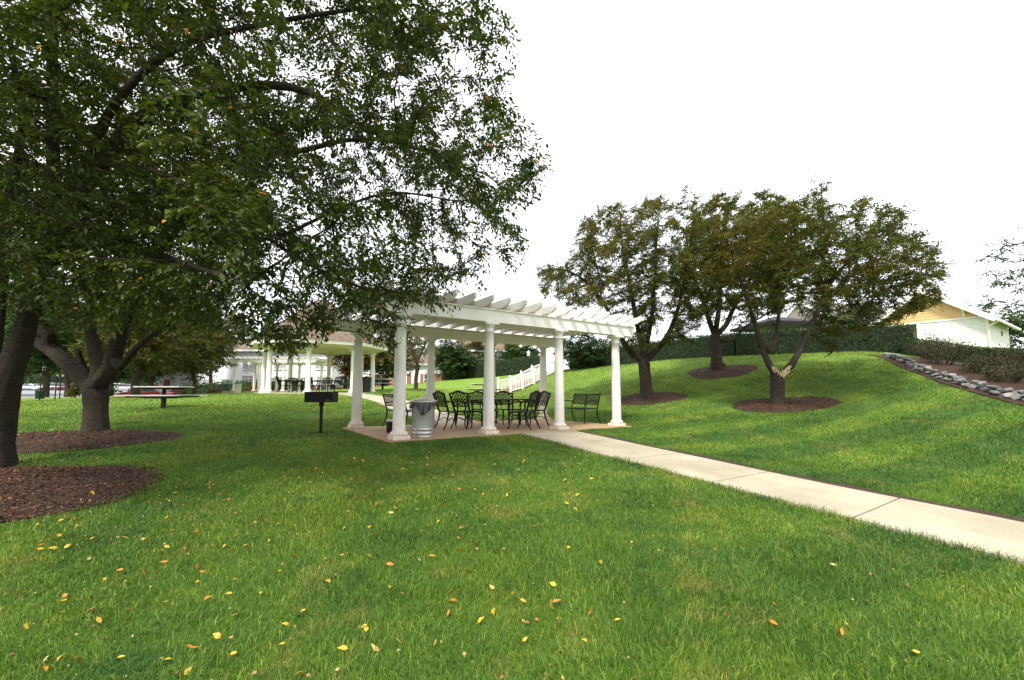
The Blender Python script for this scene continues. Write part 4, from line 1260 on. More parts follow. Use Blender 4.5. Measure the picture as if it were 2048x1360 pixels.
# ------------------------------------------------------------------ hedges, shrubs
def hedge(label, pts, width, height, seed, leaf='leaf_hedge', dens=260, size=0.08):
    r = np.random.default_rng(seed)
    pts = [np.array(p, float) for p in pts]
    root_p = pts[0]
    z0 = h1(*root_p)
    root = empty('hedge', (root_p[0], root_p[1], z0), 0, label, 'hedge', None)
    off = np.array([root_p[0], root_p[1], z0])
    mb = MB(); LP, LD = [], []
    for a, b in zip(pts[:-1], pts[1:]):
        L = np.linalg.norm(b - a); u = (b - a) / L; nn = np.array([-u[1], u[0]])
        k = max(1, int(L / 1.0))
        for i in range(k):
            p, q = a + (b - a) * i / k, a + (b - a) * (i + 1) / k
            zp, zq = h1(*p), h1(*q)
            w = width / 2 * 0.86
            vs = []
            for c, z in ((p, zp), (q, zq)):
                for sgn, zz in ((-1, -0.1), (1, -0.1), (1, height * 0.93), (-1, height * 0.93)):
                    vs.append(Vector((*(c + nn * w * sgn), z + zz)) - Vector(off))
            mb.add(vs, [(0, 1, 2, 3), (7, 6, 5, 4), (0, 4, 5, 1), (1, 5, 6, 2), (2, 6, 7, 3), (3, 7, 4, 0)])
        m = int(L * dens)
        f = r.uniform(0, 1, m); side = r.uniform(0, 2 * height + width, m)
        base = a + (b - a) * f[:, None]
        zz = H(base[:, 0], base[:, 1])
        sgn = np.where(side < height, -1, 1)
        top = side > 2 * height
        v = np.where(top, r.uniform(-1, 1, m), sgn)
        hz = np.where(top, height, np.where(side < height, side, side - height))
        hz = np.where(top, hz, np.maximum(hz, 0.08))
        wob = 0.05 * np.sin(f * L * 1.7) + 0.04 * np.sin(f * L * 4.1 + 1)
        hz = hz * (1 + wob * 0.35)
        q = base + nn * (v * (width / 2 + wob * (~top)))[:, None]
        P3 = np.c_[q, zz + hz] + r.normal(0, 0.035, (m, 3))
        nd = np.c_[nn[0] * sgn * (~top), nn[1] * sgn * (~top), top * 1.0] * 0.7 + r.normal(0, 0.65, (m, 3))
        LP.append(P3); LD.append(nd)
    mb.build('core', M['hedge_core'], root)
    P3, nd = np.concatenate(LP), np.concatenate(LD)
    V, F = leaf_arrays(P3 - off, nd, size * r.uniform(0.6, 1.3, len(P3)), r, LEAF4, 1.3, 0.8)
    link_mesh('foliage', mesh_np('foliage', V, F), M[leaf], root)
    return root
M['hedge_core'] = simple('hedge_inner_twigs', (0.012, 0.022, 0.009), 0.9, var=0.5, scale=8)
hedge('long clipped hedge behind the white stair railing, seen between the pergola columns', [(-7.6, 50), (2.6, 41)], 1.6, 1.5, 1, dens=420, size=0.12)
hedge('dark clipped hedge along the top of the slope behind the small cherry trees', [(5.2, 35.5), (8.4, 31.5), (11, 29), (13.8, 26.2), (16.6, 24.2), (18.7, 22.4), (20.0, 21.3)], 1.5, 1.38, 2, dens=900, size=0.085)
hedge('dark clipped hedge above the planted bank in front of the siding house', [(19.6, 21.2), (21.2, 18.0), (22.2, 14), (22.2, 9)], 1.4, 0.75, 3, dens=1300, size=0.07)

hedge('dark tall shrub row closing the far side of the car park', [(-128, 90), (-100, 99), (-62, 101), (-38, 100)], 3.0, 3.4, 4, leaf='leaf_mid', dens=90, size=0.5)

def shrub(name, label, x, y, rx, ry, h, leaf, seed, n=900, size=0.05, group=None, twig=True, cat='shrub'):
    r = np.random.default_rng(seed)
    z0 = h1(x, y)
    root = empty(name, (x, y, z0), 0, label, cat, group)
    mb = MB()
    tips = []
    for i in range(26 if twig else 12):
        a = r.uniform(0, 6.28); q = math.sqrt(r.uniform(0, 1))
        e = Vector((rx * q * math.cos(a) * 0.85, ry * q * math.sin(a) * 0.85, h * (1 - 0.45 * q * q) * r.uniform(0.7, 1.02)))
        s0 = Vector((e.x * 0.2, e.y * 0.2, -0.05)); m_ = s0 * 0.5 + e * 0.5 + Vector((r.normal(0, .05), r.normal(0, .05), -0.03))
        mb.tube([s0, m_, e], [0.012, 0.008, 0.003], 4)
        tips.append((s0, m_, e))
    mb.build('stem', M['stem'], root)
    idx_ = r.integers(0, len(tips), n)
    f = r.uniform(0.25, 1.0, n) ** 0.7
    P3 = np.array([tuple(tips[i][1] * (2 * (1 - t)) + tips[i][2] * (2 * t - 1) if t > 0.5 else tips[i][0] * (1 - 2 * t) + tips[i][1] * (2 * t)) for i, t in zip(idx_, f)])
    P3 += r.normal(0, 0.11 * min(1, rx), (n, 3)) * np.array([1, 1, 0.7])
    P3[:, 2] = np.maximum(P3[:, 2], 0.03)
    V, F = leaf_arrays(P3, r.normal(0, 1, (n, 3)) + np.array([0, 0, 0.5]), size * r.uniform(0.5, 1.3, n), r, LEAF4, 1.2, 0.8)
    link_mesh('foliage', mesh_np('foliage', V, F), M[leaf], root)
    return root
r_ = np.random.default_rng(9)
k = 0
for row, (off_, yy) in enumerate((((1.6), (9.2, 10.6, 12.0, 13.4, 14.8, 16.3)), ((3.6), (8.6, 10.1, 11.6, 13.1, 14.6, 16.2)), ((5.6), (9.4, 11.0, 12.6, 14.2, 15.8)))):
    for y in yy:
        x = np.interp(y, [p[1] for p in bank_l][::-1], [p[0] for p in bank_l][::-1]) + off_ + r_.uniform(-.15, .15)
        shrub('shrub', 'twiggy shrub in the %s row of the bank, %s up from the right edge' % (('front', 'middle', 'rear')[row], ('first', 'second', 'third', 'fourth', 'fifth', 'sixth')[yy.index(y)]), x, y + r_.uniform(-.2, .2), 0.85, 0.85, r_.uniform(0.65, 1.2), 'leaf_shrub', 100 + k, n=1900, size=0.055,
              group='twiggy shrubs on the bank above the rocks')
        k += 1
hedge('low green hedge along the edge of the car park behind the red car', [(-33, 43.5), (-26, 44), (-22, 47)], 1.2, 1.5, 5, leaf='leaf_mid', dens=260, size=0.16)
far_tree('tree', 'leafy green tree in the car park island left of the red car', 222, 44, (170, 300, 600, 772), 'leaf_mid', 81, n=800, r0=0.18, size=0.3)
far_tree('tree', 'dark olive tree close behind the left townhouse corner', 420, 50, (345, 470, 600, 752), 'leaf_olive', 82, n=900, r0=0.18, size=0.27)
far_tree('tree', 'green tree between pavement and road at the extreme left', 20, 36, (-60, 100, 560, 765), 'leaf_mid', 83, n=900, r0=0.2, size=0.26)
# planting before the townhouses
for i, (px, D, rx, h, lf, lab) in enumerate((
        (402, 40, 1.4, 1.1, 'leaf_mid', 'round green bush under the townhouse window, left of the teal door'),
        (425, 39, 1.5, 0.8, 'leaf_shrub', 'low purplish bush left of the teal door'),
        (380, 42, 1.0, 1.5, 'leaf_mid', 'tall light green bush at the left townhouse corner'),
        (490, 41, 1.3, 1.3, 'leaf_mid', 'light green bush seen through the second pergola'),
        (508, 40, 0.9, 0.9, 'leaf_autumn', 'orange green bush seen through the second pergola'),
        (585, 42, 1.5, 1.3, 'leaf_mid', 'dark green bush behind the gazebo chairs'),
        (648, 41, 1.6, 0.8, 'leaf_shrub', 'purplish bush behind the gazebo, left of the pergola corner column'),
        (700, 42, 1.6, 1.1, 'leaf_mid', 'green bush before the brick townhouse wall'),
        (755, 45, 1.5, 1.2, 'leaf_mid', 'dark bush beyond the dark picnic table'),
        (872, 50, 1.8, 1.6, 'leaf_hedge', 'dark bush before the brick wall left of the hedge end'),
        (215, 31, 0.5, 0.9, 'leaf_mid', 'green bush at the pavement left of the red car'),
        (150, 26.5, 0.35, 0.9, 'leaf_autumn', 'pale thin bush beside the stout cherry trunk'))):
    x = W(px, 780, D)[0]
    shrub('bush', lab, x, D, rx, rx * 0.8, h, lf, 300 + i, n=700, size=0.16, twig=False, cat='bush')

print('STATS', STATS)
# ------------------------------------------------------------------ pergola
def column(parent, x, y, H_=2.44, r0=0.122, r1=0.10, plinth=0.34, mat='column'):
    mb = MB()
    prof = [(r0 + 0.035, 0.075), (r0 + 0.05, 0.09), (r0 + 0.052, 0.115), (r0 + 0.035, 0.14), (r0 + 0.012, 0.15), (r0, 0.18)]
    for k in range(1, 9):
        f = k / 8
        prof.append((r0 - (r0 - r1) * f ** 1.6, 0.18 + (H_ - 0.18 - 0.22) * f))
    zc = H_ - 0.22
    prof += [(r1 + 0.012, zc + 0.005), (r1 + 0.012, zc + 0.03), (r1, zc + 0.035), (r1, zc + 0.10)]
    mb.lathe((0, 0, 0), prof, 28)
    c = mb.build('column', M[mat], parent, (x, y, 0))
    b = MB().box((0, 0, 0.0375), (plinth, plinth, 0.075)).build('base', M[mat], c, bevel=0.008)
    cp = MB()
    cp.lathe((0, 0, 0), [(r1 + 0.004, zc + 0.10), (r1 + 0.03, zc + 0.125), (r1 + 0.045, zc + 0.155), (r1 + 0.045, zc + 0.165)], 28)
    cp.box((0, 0, zc + 0.1925), (0.33, 0.33, 0.055))
    cp.build('capital', M[mat], c)
    return c

def make_pergola(name, label):
    root = empty(name, (0, 0, 0), 0, label, 'pergola')
    for yy in (0, 3.2):
        for k in range(4):
            column(root, 2.0 * k, yy)
    for yy in (0, 3.2):
        mb = MB()
        prof = [(-0.62, 2.50), (-0.55, 2.44), (6.55, 2.44), (6.62, 2.50), (6.66, 2.70), (-0.66, 2.70)]
        mb.prism([(x, 0, z) for x, z in prof], (0, yy - 0.10, 0), (0, yy + 0.10, 0))
        mb.box((3.0, yy, 2.7175), (7.40, 0.26, 0.03))
        mb.build('beam', M['white'], root, bevel=0.004)
    n = 17
    for k in range(n):
        x = -0.38 + k * (6.76 / (n - 1))
        e = [(0.20, 0.0), (0.06, 0.0), (0.02, 0.008), (-0.12, 0.002), (-0.26, 0.006), (-0.34, 0.016), (-0.352, 0.032), (-0.39, 0.036), (-0.402, 0.054), (-0.45, 0.06), (-0.462, 0.078), (-0.50, 0.084), (-0.51, 0.175)]
        front = [(y - 0.13, z) for y, z in e]
        back = [(3.2 + 0.13 - y, z) for y, z in e][::-1]
        poly = front[::-1]
        pts = [(0, y, 2.735 + z) for y, z in front] + [(0, y, 2.735 + z) for y, z in back]
        MB().prism(pts, (x - 0.026, 0, 0), (x + 0.026, 0, 0)).build('rafter', M['white'], root)
    return root
def purlins(root):
    for k in range(13):
        y = 0.24 + k * (2.72 / 12)
        MB().box((3.0, y, 2.735 + 0.175 + 0.012), (7.0, 0.20, 0.02)).build('purlin', M['white'], root)
perg = make_pergola('pergola', 'white pergola on round columns over the clay stained patio, standing nearest')
purlins(perg)
px_, py_ = st(2.83, 8.13)
perg.location = (px_, py_, Z_SLAB)
perg.rotation_euler = (0, 0, math.atan2(SU[1], SU[0]))
# iron hook screwed to one column, and a scuff: small things
p2 = copy_tree(perg)
p2['label'] = 'smaller looking white pergola far behind the left side of the gazebo'
xx = W(468, 780, 36.5)[0]
p2.location = (xx, 36.5, EYE + 0.12)
p2.rotation_euler = (0, 0, R(4))
tag(MB().box((0, 0, 0), (7.2, 4.4, 0.5)).build('pavement_pad', M['path'], loc=(xx + 2.9, 38.3, EYE - 0.14)), kind='structure')

# ------------------------------------------------------------------ gazebo
gz = empty('gazebo', (GZC[0], GZC[1], GZ_Z), 0, 'white eight sided gazebo with a brown shingle roof on the lawn behind the pergola', 'gazebo')
GH = 2.42
def octp(r, z, k):
    a = GZ_TH + k * R(45)
    return (r * math.cos(a), r * math.sin(a), z)
for k in range(8):
    x, y, _ = octp(GZ_R, 0, k)
    column(gz, x, y, H_=GH, r0=0.135, r1=0.12, plinth=0.36, mat='white')
for k in range(8):      # arched beams between the columns
    a, b = Vector(octp(GZ_R, 0, k)), Vector(octp(GZ_R, 0, k + 1))
    u = (b - a).normalized(); L = (b - a).length; nn = Vector((u.y, -u.x, 0))
    poly = []
    for i in range(13):
        f = i / 12
        poly.append(a + u * (0.02 + (L - 0.04) * f) + Vector((0, 0, GH + 0.002 + 0.13 * (1 - abs(2 * f - 1) ** 3))))
    poly += [a + u * (L - 0.02) + Vector((0, 0, GH + 0.30)), a + u * 0.02 + Vector((0, 0, GH + 0.30))]
    MB().prism(poly, nn * -0.06, nn * 0.06).build('beam', M['soffit'], gz)
RE = GZ_R + 0.85
zs = GH + 0.20
mb = MB()
mb.add([octp(RE, zs, k) for k in range(8)] + [(0, 0, zs + 0.02)], [(k, (k + 1) % 8, 8) for k in range(8)])
mb.build('soffit', M['soffit'], gz)
mb = MB()
vs = [octp(RE + 0.02, zs - 0.01, k) for k in range(8)] + [octp(RE + 0.06, zs + 0.17, k) for k in range(8)]
mb.add(vs, [(k, (k + 1) % 8, 8 + (k + 1) % 8, 8 + k) for k in range(8)])
vs = [octp(RE - 0.02, zs - 0.01, k) for k in range(8)] + [octp(RE + 0.02, zs - 0.01, k) for k in range(8)]
mb.add(vs, [(k, (k + 1) % 8, 8 + (k + 1) % 8, 8 + k) for k in range(8)])
mb.build('fascia', M['white'], gz)
mb = MB()
rr_, zz_ = [RE + 0.09, 0.28], [zs + 0.165, zs + 3.0]
for k in range(8):
    mb.add([octp(rr_[0], zz_[0], k), octp(rr_[0], zz_[0], k + 1), octp(rr_[1], zz_[1], k + 1), octp(rr_[1], zz_[1], k)], [(0, 1, 2, 3)])
    mb.beam(octp(rr_[0], zz_[0] + 0.01, k), octp(rr_[1], zz_[1] + 0.01, k), 0.16, 0.03)
mb.build('roof', M['shingle'], gz)
MB().lathe((0, 0, 0), [(0.34, zz_[1] - 0.04), (0.36, zz_[1] + 0.02), (0.12, zz_[1] + 0.3), (0.03, zz_[1] + 0.55), (0.0, zz_[1] + 0.6)], 16).build('finial', M['white'], gz)

# ------------------------------------------------------------------ furniture
def make_chair():
    root = empty('lattice_chair', (0, 0, 0))
    W2, zt, zs_, yb = 0.265, 0.90, 0.42, -0.22
    lean = lambda z: yb - 0.16 * (z - zs_) / (zt - zs_)
    s = MB()
    s.box((0, 0.02, zs_), (0.50, 0.46, 0.022))
    s.tube([(-0.26, -0.21, zs_), (-0.265, 0.12, zs_), (-0.2, 0.26, zs_), (0, 0.285, zs_), (0.2, 0.26, zs_), (0.265, 0.12, zs_), (0.26, -0.21, zs_)], 0.018, 6)
    s.build('seat', M['black'], root)
    b = MB()
    fr = [(-W2 + 0.02, zs_), (-W2 - 0.005, 0.62), (-W2 - 0.02, 0.80), (-W2 - 0.035, 0.865), (-0.16, 0.885), (-0.08, 0.915), (0, 0.925), (0.08, 0.915), (0.16, 0.885), (W2 + 0.035, 0.865), (W2 + 0.02, 0.80), (W2 + 0.005, 0.62), (W2 - 0.02, zs_)]
    b.tube([(x, lean(z), z) for x, z in fr], 0.026, 6)
    b.tube([(-W2, lean(0.55), 0.55), (W2, lean(0.55), 0.55)], 0.013, 5)
    def topz(x): return float(np.interp(x, [-0.3, -0.16, -0.08, 0, 0.08, 0.16, 0.3], [0.865, 0.885, 0.915, 0.925, 0.915, 0.885, 0.865]))
    for sgn in (-1, 1):
        for k in range(-5, 6):
            pts = []
            for i in range(0, 15):
                x = -W2 + 2 * W2 * i / 14
                z = 0.735 + sgn * (x - k * 0.094) * 0.95
                if 0.55 < z < topz(x): pts.append((x, lean(z), z))
            if len(pts) > 1: b.tube(pts, 0.0125, 4)
    b.build('backrest', M['black'], root)
    for sx in (-1, 1):
        MB().tube([(sx * 0.235, 0.22, zs_), (sx * 0.25, 0.265, 0.30), (sx * 0.25, 0.235, 0.13), (sx * 0.26, 0.27, 0.02), (sx * 0.265, 0.30, 0.012)], [0.024, 0.022, 0.016, 0.018, 0.012], 7).build('leg', M['black'], root)
        MB().tube([(sx * 0.24, -0.2, zs_), (sx * 0.24, -0.235, 0.26), (sx * 0.25, -0.275, 0.12), (sx * 0.26, -0.34, 0.015), (sx * 0.262, -0.36, 0.012)], [0.024, 0.021, 0.016, 0.018, 0.012], 7).build('leg', M['black'], root)
        arm = MB()
        arm.tube([(sx * 0.275, lean(0.66), 0.66), (sx * 0.29, -0.08, 0.675), (sx * 0.30, 0.10, 0.665), (sx * 0.30, 0.19, 0.635), (sx * 0.30, 0.235, 0.59), (sx * 0.295, 0.235, 0.555), (sx * 0.295, 0.205, 0.55)], 0.016, 6)
        arm.tube([(sx * 0.295, 0.19, 0.63), (sx * 0.29, 0.235, 0.53), (sx * 0.275, 0.215, 0.44)], 0.013, 6)
        arm.build('arm', M['black'], root)
    st_ = MB()
    for sx in (-1, 1):
        st_.tube([(sx * 0.245, -0.23, 0.20), (sx * 0.2, -0.12, 0.27), (sx * 0.1, 0.0, 0.21), (sx * 0.18, 0.12, 0.27), (sx * 0.25, 0.235, 0.20)], 0.009, 5)
        st_.tube([(sx * 0.25, 0.2, 0.38), (sx * 0.22, 0.1, 0.33), (sx * 0.24, 0.0, 0.36), (sx * 0.22, -0.1, 0.33), (sx * 0.24, -0.19, 0.38)], 0.008, 5)
    st_.build('scrollwork', M['black'], root)
    return root
chair0 = make_chair()
used = [False]
def put_chair(x, y, z, ang, label, group=None):
    """ang: direction the chair faces, degrees from +X"""
    c = chair0 if not used[0] else copy_tree(chair0)
    used[0] = True
    c.location = (x, y, z); c.rotation_euler = (0, 0, R(ang - 90))
    c['label'] = label; c['category'] = 'chair'
    if group: c['group'] = group
    elif 'group' in c: del c['group']
    return c
g1 = 'black cast lattice chairs round the pergola table'
ua = math.degrees(math.atan2(SU[1], SU[0]))
def at(px, D):
    return float(W(px, 850, D)[0]), D
CH = [(903, 10.85, ua + 2, 'black lattice chair at the table, outermost one, nearest the dustbin'),
      (936, 10.95, ua + 20, 'black lattice chair tucked close beside the outermost chair at the table'),
      (1016, 12.3, ua - 100, 'black lattice chair across the table, half hidden by the middle column'),
      (1046, 10.75, ua + 118, 'black lattice chair with its back turned, just right of the middle column'),
      (1066, 11.75, ua + 176, 'black lattice chair at the table end nearest the green bench, seen side on'),
      (968, 12.5, ua - 85, 'black lattice chair behind the table, left of the middle column')]
for px, D, a, lab in CH:
    x, y = at(px, D); put_chair(x, y, Z_SLAB, a, lab, g1)

def make_table(name, label, w, d, h=0.72):
    root = empty(name, (0, 0, 0), 0, label, 'table')
    t = MB(); t.box((0, 0, h - 0.012), (w, d, 0.024))
    t.tube([(-w / 2, -d / 2, h - 0.012), (w / 2, -d / 2, h - 0.012), (w / 2, d / 2, h - 0.012), (-w / 2, d / 2, h - 0.012)], 0.02, 6, closed=True)
    t.build('tabletop', M['black'], root)
    for sx in (-1, 1):
        for sy in (-1, 1):
            x, y = sx * (w / 2 - 0.06), sy * (d / 2 - 0.06)
            MB().tube([(x, y, h - 0.03), (x - sx * 0.01, y - sy * 0.01, 0.4), (x + sx * 0.01, y + sy * 0.01, 0.12), (x + sx * 0.03, y + sy * 0.03, 0.012)], [0.026, 0.022, 0.018, 0.02], 8).build('leg', M['black'], root)
    a = MB()
    for sy in (-1, 1): a.tube([(-w / 2 + 0.06, sy * (d / 2 - 0.06), h - 0.07), (0, sy * (d / 2 - 0.06), h - 0.12), (w / 2 - 0.06, sy * (d / 2 - 0.06), h - 0.07)], 0.012, 5)
    a.build('apron', M['black'], root)
    return root
tb = make_table('patio_table', 'long black metal table under the pergola with lattice chairs around it', 1.75, 0.95)
x, y = at(983, 11.6); tb.location = (x, y, Z_SLAB); tb.rotation_euler = (0, 0, R(ua))

def make_bench():
    root = empty('garden_bench', (0, 0, 0))
    w = 0.62
    s = MB()
    for k in range(7): s.box((0, -0.16 + 0.065 * k, 0.43), (2 * w, 0.045, 0.016))
    s.tube([(-w, -0.2, 0.43), (-w, 0.25, 0.43), (w, 0.25, 0.43), (w, -0.2, 0.43)], 0.017, 6, closed=True)
    s.build('seat', M['black'], root)
    b = MB()
    ly = lambda z: -0.21 - 0.13 * (z - 0.43) / 0.45
    for k in range(22):
        z = 0.57 + 0.012 * k
        b.tube([(-w, ly(z), z), (w, ly(z), z)], 0.0035, 4)
    for k in range(41):
        x = -w + 2 * w * k / 40
        b.tube([(x, ly(0.56), 0.56), (x, ly(0.84), 0.84)], 0.003, 3)
    for z in (0.555, 0.845): b.tube([(-w, ly(z), z), (w, ly(z), z)], 0.016, 6)
    for x in (-w, 0, w): b.tube([(x, ly(0.43), 0.43), (x, ly(0.85), 0.85)], 0.017, 6)
    for x in (-w, w): b.tube([(x, ly(0.83), 0.83), (x, ly(0.89), 0.875), (x, ly(0.86) - 0.03, 0.86)], 0.015, 6)
    b.build('backrest', M['black'], root)
    for sx in (-1, 1):
        MB().tube([(sx * w, 0.22, 0.43), (sx * w, 0.25, 0.25), (sx * w, 0.23, 0.1), (sx * w, 0.27, 0.01)], [0.022, 0.02, 0.016, 0.018], 7).build('leg', M['black'], root)
        MB().tube([(sx * w, -0.2, 0.43), (sx * w, -0.22, 0.25), (sx * w, -0.27, 0.1), (sx * w, -0.33, 0.01)], [0.022, 0.02, 0.016, 0.018], 7).build('leg', M['black'], root)
        a = MB()
        a.tube([(sx * w, ly(0.62), 0.62), (sx * w, -0.05, 0.655), (sx * w, 0.14, 0.645), (sx * w, 0.22, 0.61), (sx * w, 0.235, 0.565), (sx * w, 0.2, 0.55)], 0.016, 6)
        a.tube([(sx * w, 0.2, 0.62), (sx * w, 0.16, 0.52), (sx * w, 0.21, 0.43)], 0.012, 6)
        a.build('arm', M['black'], root)
    return root
bn = make_bench()
tag(bn, 'black mesh backed bench at the right end of the patio between two columns', 'bench')
x, y = at(1157, 12.9); bn.location = (x, y, Z_SLAB); bn.rotation_euler = (0, 0, R(ua + 180 - 90 - 6))
bn2 = copy_tree(bn)
tag(bn2, 'black mesh backed bench at the left end of the patio behind the dustbin', 'bench')
x, y = at(808, 11.2); bn2.location = (x, y, Z_SLAB); bn2.rotation_euler = (0, 0, R(ua - 90 + 5))

# gazebo furniture: the same chairs round two tables
g2 = 'black lattice chairs under the gazebo'
for i, (px, D, a, lab) in enumerate(((567, 24.6, 20, 'black lattice chair under the gazebo, leftmost, facing the gazebo middle'), (590, 26.6, -40, 'black lattice chair at the back of the left gazebo table'),
        (607, 25.2, 170, 'black lattice chair under the gazebo just left of its front column'), (632, 25.6, 10, 'black lattice chair under the gazebo just right of its front column'),
        (650, 27.0, -90, 'black lattice chair at the back of the right gazebo table'), (668, 25.4, 160, 'black lattice chair under the gazebo, rightmost, above the grill'))):
    x = float(W(px, 785, D)[0]); put_chair(x, D, GZ_Z, a, lab, g2)
for px, D, lab in ((586, 25.6, 'black metal table under the left half of the gazebo'), (651, 25.9, 'black metal table under the right half of the gazebo')):
    t2 = copy_tree(tb); t2['label'] = lab
    t2.location = (float(W(px, 785, D)[0]), D, GZ_Z); t2.rotation_euler = (0, 0, R(8)); t2.scale = (0.75, 1, 1)

# galvanised dustbin with bag and lid
def dustbin(x, y, z):
    root = empty('dustbin', (x, y, z), R(20), 'ribbed galvanised dustbin with a black bag over its rim beside the corner column', 'dustbin')
    n = 96
    V, F = [], []
    prof = [(0.205, 0.0), (0.212, 0.02), (0.206, 0.035), (0.208, 0.075), (0.220, 0.09), (0.209, 0.105), (0.211, 0.15), (0.222, 0.165), (0.212, 0.18), (0.214, 0.20), (0.220, 0.215), (0.232, 0.62), (0.236, 0.64), (0.238, 0.69), (0.247, 0.70)]
    for r, h in prof:
        rib = 0.009 if 0.21 < h < 0.63 else 0.0
        for j in range(n):
            a = 2 * math.pi * j / n
            rr = r - rib * (0.5 + 0.5 * math.cos(a * 24)) ** 0.6
            V.append((rr * math.cos(a), rr * math.sin(a), h))
    k = len(prof)
    for i in range(k - 1):
        for j in range(n):
            F.append((i * n + j, i * n + (j + 1) % n, (i + 1) * n + (j + 1) % n, (i + 1) * n + j))
    mb = MB(); mb.add(V, F, True); mb.add([(0.2 * math.cos(2 * math.pi * j / 24), 0.2 * math.sin(2 * math.pi * j / 24), 0.012) for j in range(24)], [tuple(range(24))])
    mb.build('body', M['galv'], root)
    r = np.random.default_rng(4)
    V, F = [], []; n = 120
    ph = r.uniform(0, 6.28, 6)
    for i in range(9):
        f = i / 8
        for j in range(n):
            a = 2 * math.pi * j / n
            low = 0.10 + 0.03 * math.sin(3 * a + ph[0]) + 0.02 * math.sin(7 * a + ph[1]) + 0.16 * math.exp(-((a - 4.55) / 0.42) ** 2) + 0.05 * math.exp(-((a - 3.3) / 0.4) ** 2)
            rr = 0.253 + 0.012 * math.sin(13 * a + ph[2] + 2 * f) * f + 0.010 * math.sin(29 * a + ph[3] - 3 * f) * (0.3 + f) + 0.012 * f
            V.append((rr * math.cos(a), rr * math.sin(a), 0.715 - low * f))
    for i in range(8):
        for j in range(n):
            F.append((i * n + j, i * n + (j + 1) % n, (i + 1) * n + (j + 1) % n, (i + 1) * n + j))
    mb = MB(); mb.add(V, F, True); mb.build('bag', M['bag'], root)
    ld = MB()
    ld.lathe((0, 0, 0), [(0.268, 0.70), (0.272, 0.715), (0.268, 0.73), (0.25, 0.735), (0.235, 0.748), (0.16, 0.765), (0.08, 0.772), (0.0, 0.774)], 40, cap=False)
    lid = ld.build('lid', M['galv'], root)
    MB().tube([(-0.07, 0, 0.768), (-0.065, 0, 0.80), (-0.03, 0, 0.815), (0.03, 0, 0.815), (0.065, 0, 0.80), (0.07, 0, 0.768)], 0.009, 6).build('handle', M['galv'], lid)
x, y = at(846, 8.75); dustbin(x, y, Z_SLAB)
x, y = at(783, 9.75)
root = empty('ash_can', (x, y, Z_SLAB), 0, 'small black ash can with a pale metal rim behind the corner column', 'ash can')
MB().lathe((0, 0, 0), [(0.105, 0), (0.11, 0.01), (0.11, 0.25), (0.10, 0.26)], 24).build('body', M['char'], root)
MB().lathe((0, 0, 0), [(0.114, 0.245), (0.118, 0.25), (0.118, 0.285), (0.10, 0.29), (0.06, 0.275)], 24).build('rim', M['galv'], root)

# pedestal grill
x, y, z = G(641, 866, 9.8)
gr = empty('grill', (x, y, z), R(4), 'black steel box grill on a single post in the lawn, left of the pergola', 'grill')
MB().tube([(0, 0, -0.1), (0, 0, 0.70)], 0.034, 12).build('post', M['char'], gr)
MB().tube([(0, 0, 0.62), (0, 0, 0.71)], 0.055, 12).build('collar', M['char'], gr)
b = MB()
w, d, z0, z1 = 0.30, 0.20, 0.715, 0.945
b.box((0, 0, z0), (2 * w, 2 * d, 0.012)); b.box((0, -d, (z0 + z1) / 2), (2 * w, 0.008, z1 - z0)); b.box((-w + .003, 0, (z0 + z1) / 2), (0.008, 2 * d - .012, z1 - z0)); b.box((w - .003, 0, (z0 + z1) / 2), (0.008, 2 * d - .012, z1 - z0))
b.box((0, -d - 0.004, z1 - 0.012), (2 * w + .006, 0.014, 0.024))
b.build('firebox', M['char'], gr)
g_ = MB()
for k in range(12): g_.tube([(-0.27 + 0.049 * k, -0.18, 0.925), (-0.27 + 0.049 * k, 0.2, 0.925)], 0.006, 5)
gt = g_.build('grate', M['char'], gr)
MB().tube([(0.08, -0.205, 0.85), (0.08, -0.235, 0.85), (0.33, -0.235, 0.85), (0.35, -0.235, 0.845)], 0.007, 6).build('handle', M['char'], gr)
MB().box((0.2, -0.2065, 0.755), (0.10, 0.004, 0.03)).build('vent', M['rust'], gr)

# pedestal picnic tables
def make_picnic():
    root = empty('picnic_table', (0, 0, 0))
    t = MB()
    for k in range(5): t.box((0, -0.32 + 0.16 * k, 0.745), (1.5, 0.145, 0.04))
    t.build('tabletop', M['plank'], root, bevel=0.005)
    for sy in (-1, 1):
        s = MB()
        for k in (-1, 1): s.box((0, sy * 0.72 + k * 0.075, 0.45), (1.9, 0.135, 0.04))
        s.build('seat', M['plank'], root, bevel=0.005)
    p = MB(); p.tube([(0, 0, -0.1), (0, 0, 0.40)], 0.075, 14); p.tube([(0, 0, 0.34), (0, 0, 0.42)], 0.11, 14); p.tube([(0, 0, 0.4), (0, 0, 0.70)], 0.06, 12)
    p.build('pedestal', M['char'], root)
    a = MB()
    for sx in (-0.62, 0.62):
        a.tube([(sx, -0.82, 0.41), (sx, 0.82, 0.41)], 0.03, 6); a.tube([(sx, -0.35, 0.705), (sx, 0.35, 0.705)], 0.022, 6)
    for sy in (-1, 1):
        a.tube([(0, 0, 0.37), (0.3, sy * 0.3, 0.38), (0.62, sy * 0.5, 0.41)], 0.03, 6); a.tube([(0, 0, 0.37), (-0.3, sy * 0.3, 0.38), (-0.62, sy * 0.5, 0.41)], 0.03, 6)
    a.tube([(-0.62, 0, 0.69), (0.62, 0, 0.69)], 0.025, 6)
    a.build('support_arm', M['char'], root)
    return root
pt = make_picnic()
def put(o, px, py, D, rz, label, cat, group=None, lift=0.0):
    x, y, z = G(px, py, D)
    o.location = (x, y, z + lift); o.rotation_euler = (0, 0, R(rz)); tag(o, label, cat, group)
    return o
put(pt, 327, 805, 15.0, 3, 'weathered plank picnic table on a steel pedestal, alone on the lawn at the left', 'picnic table')
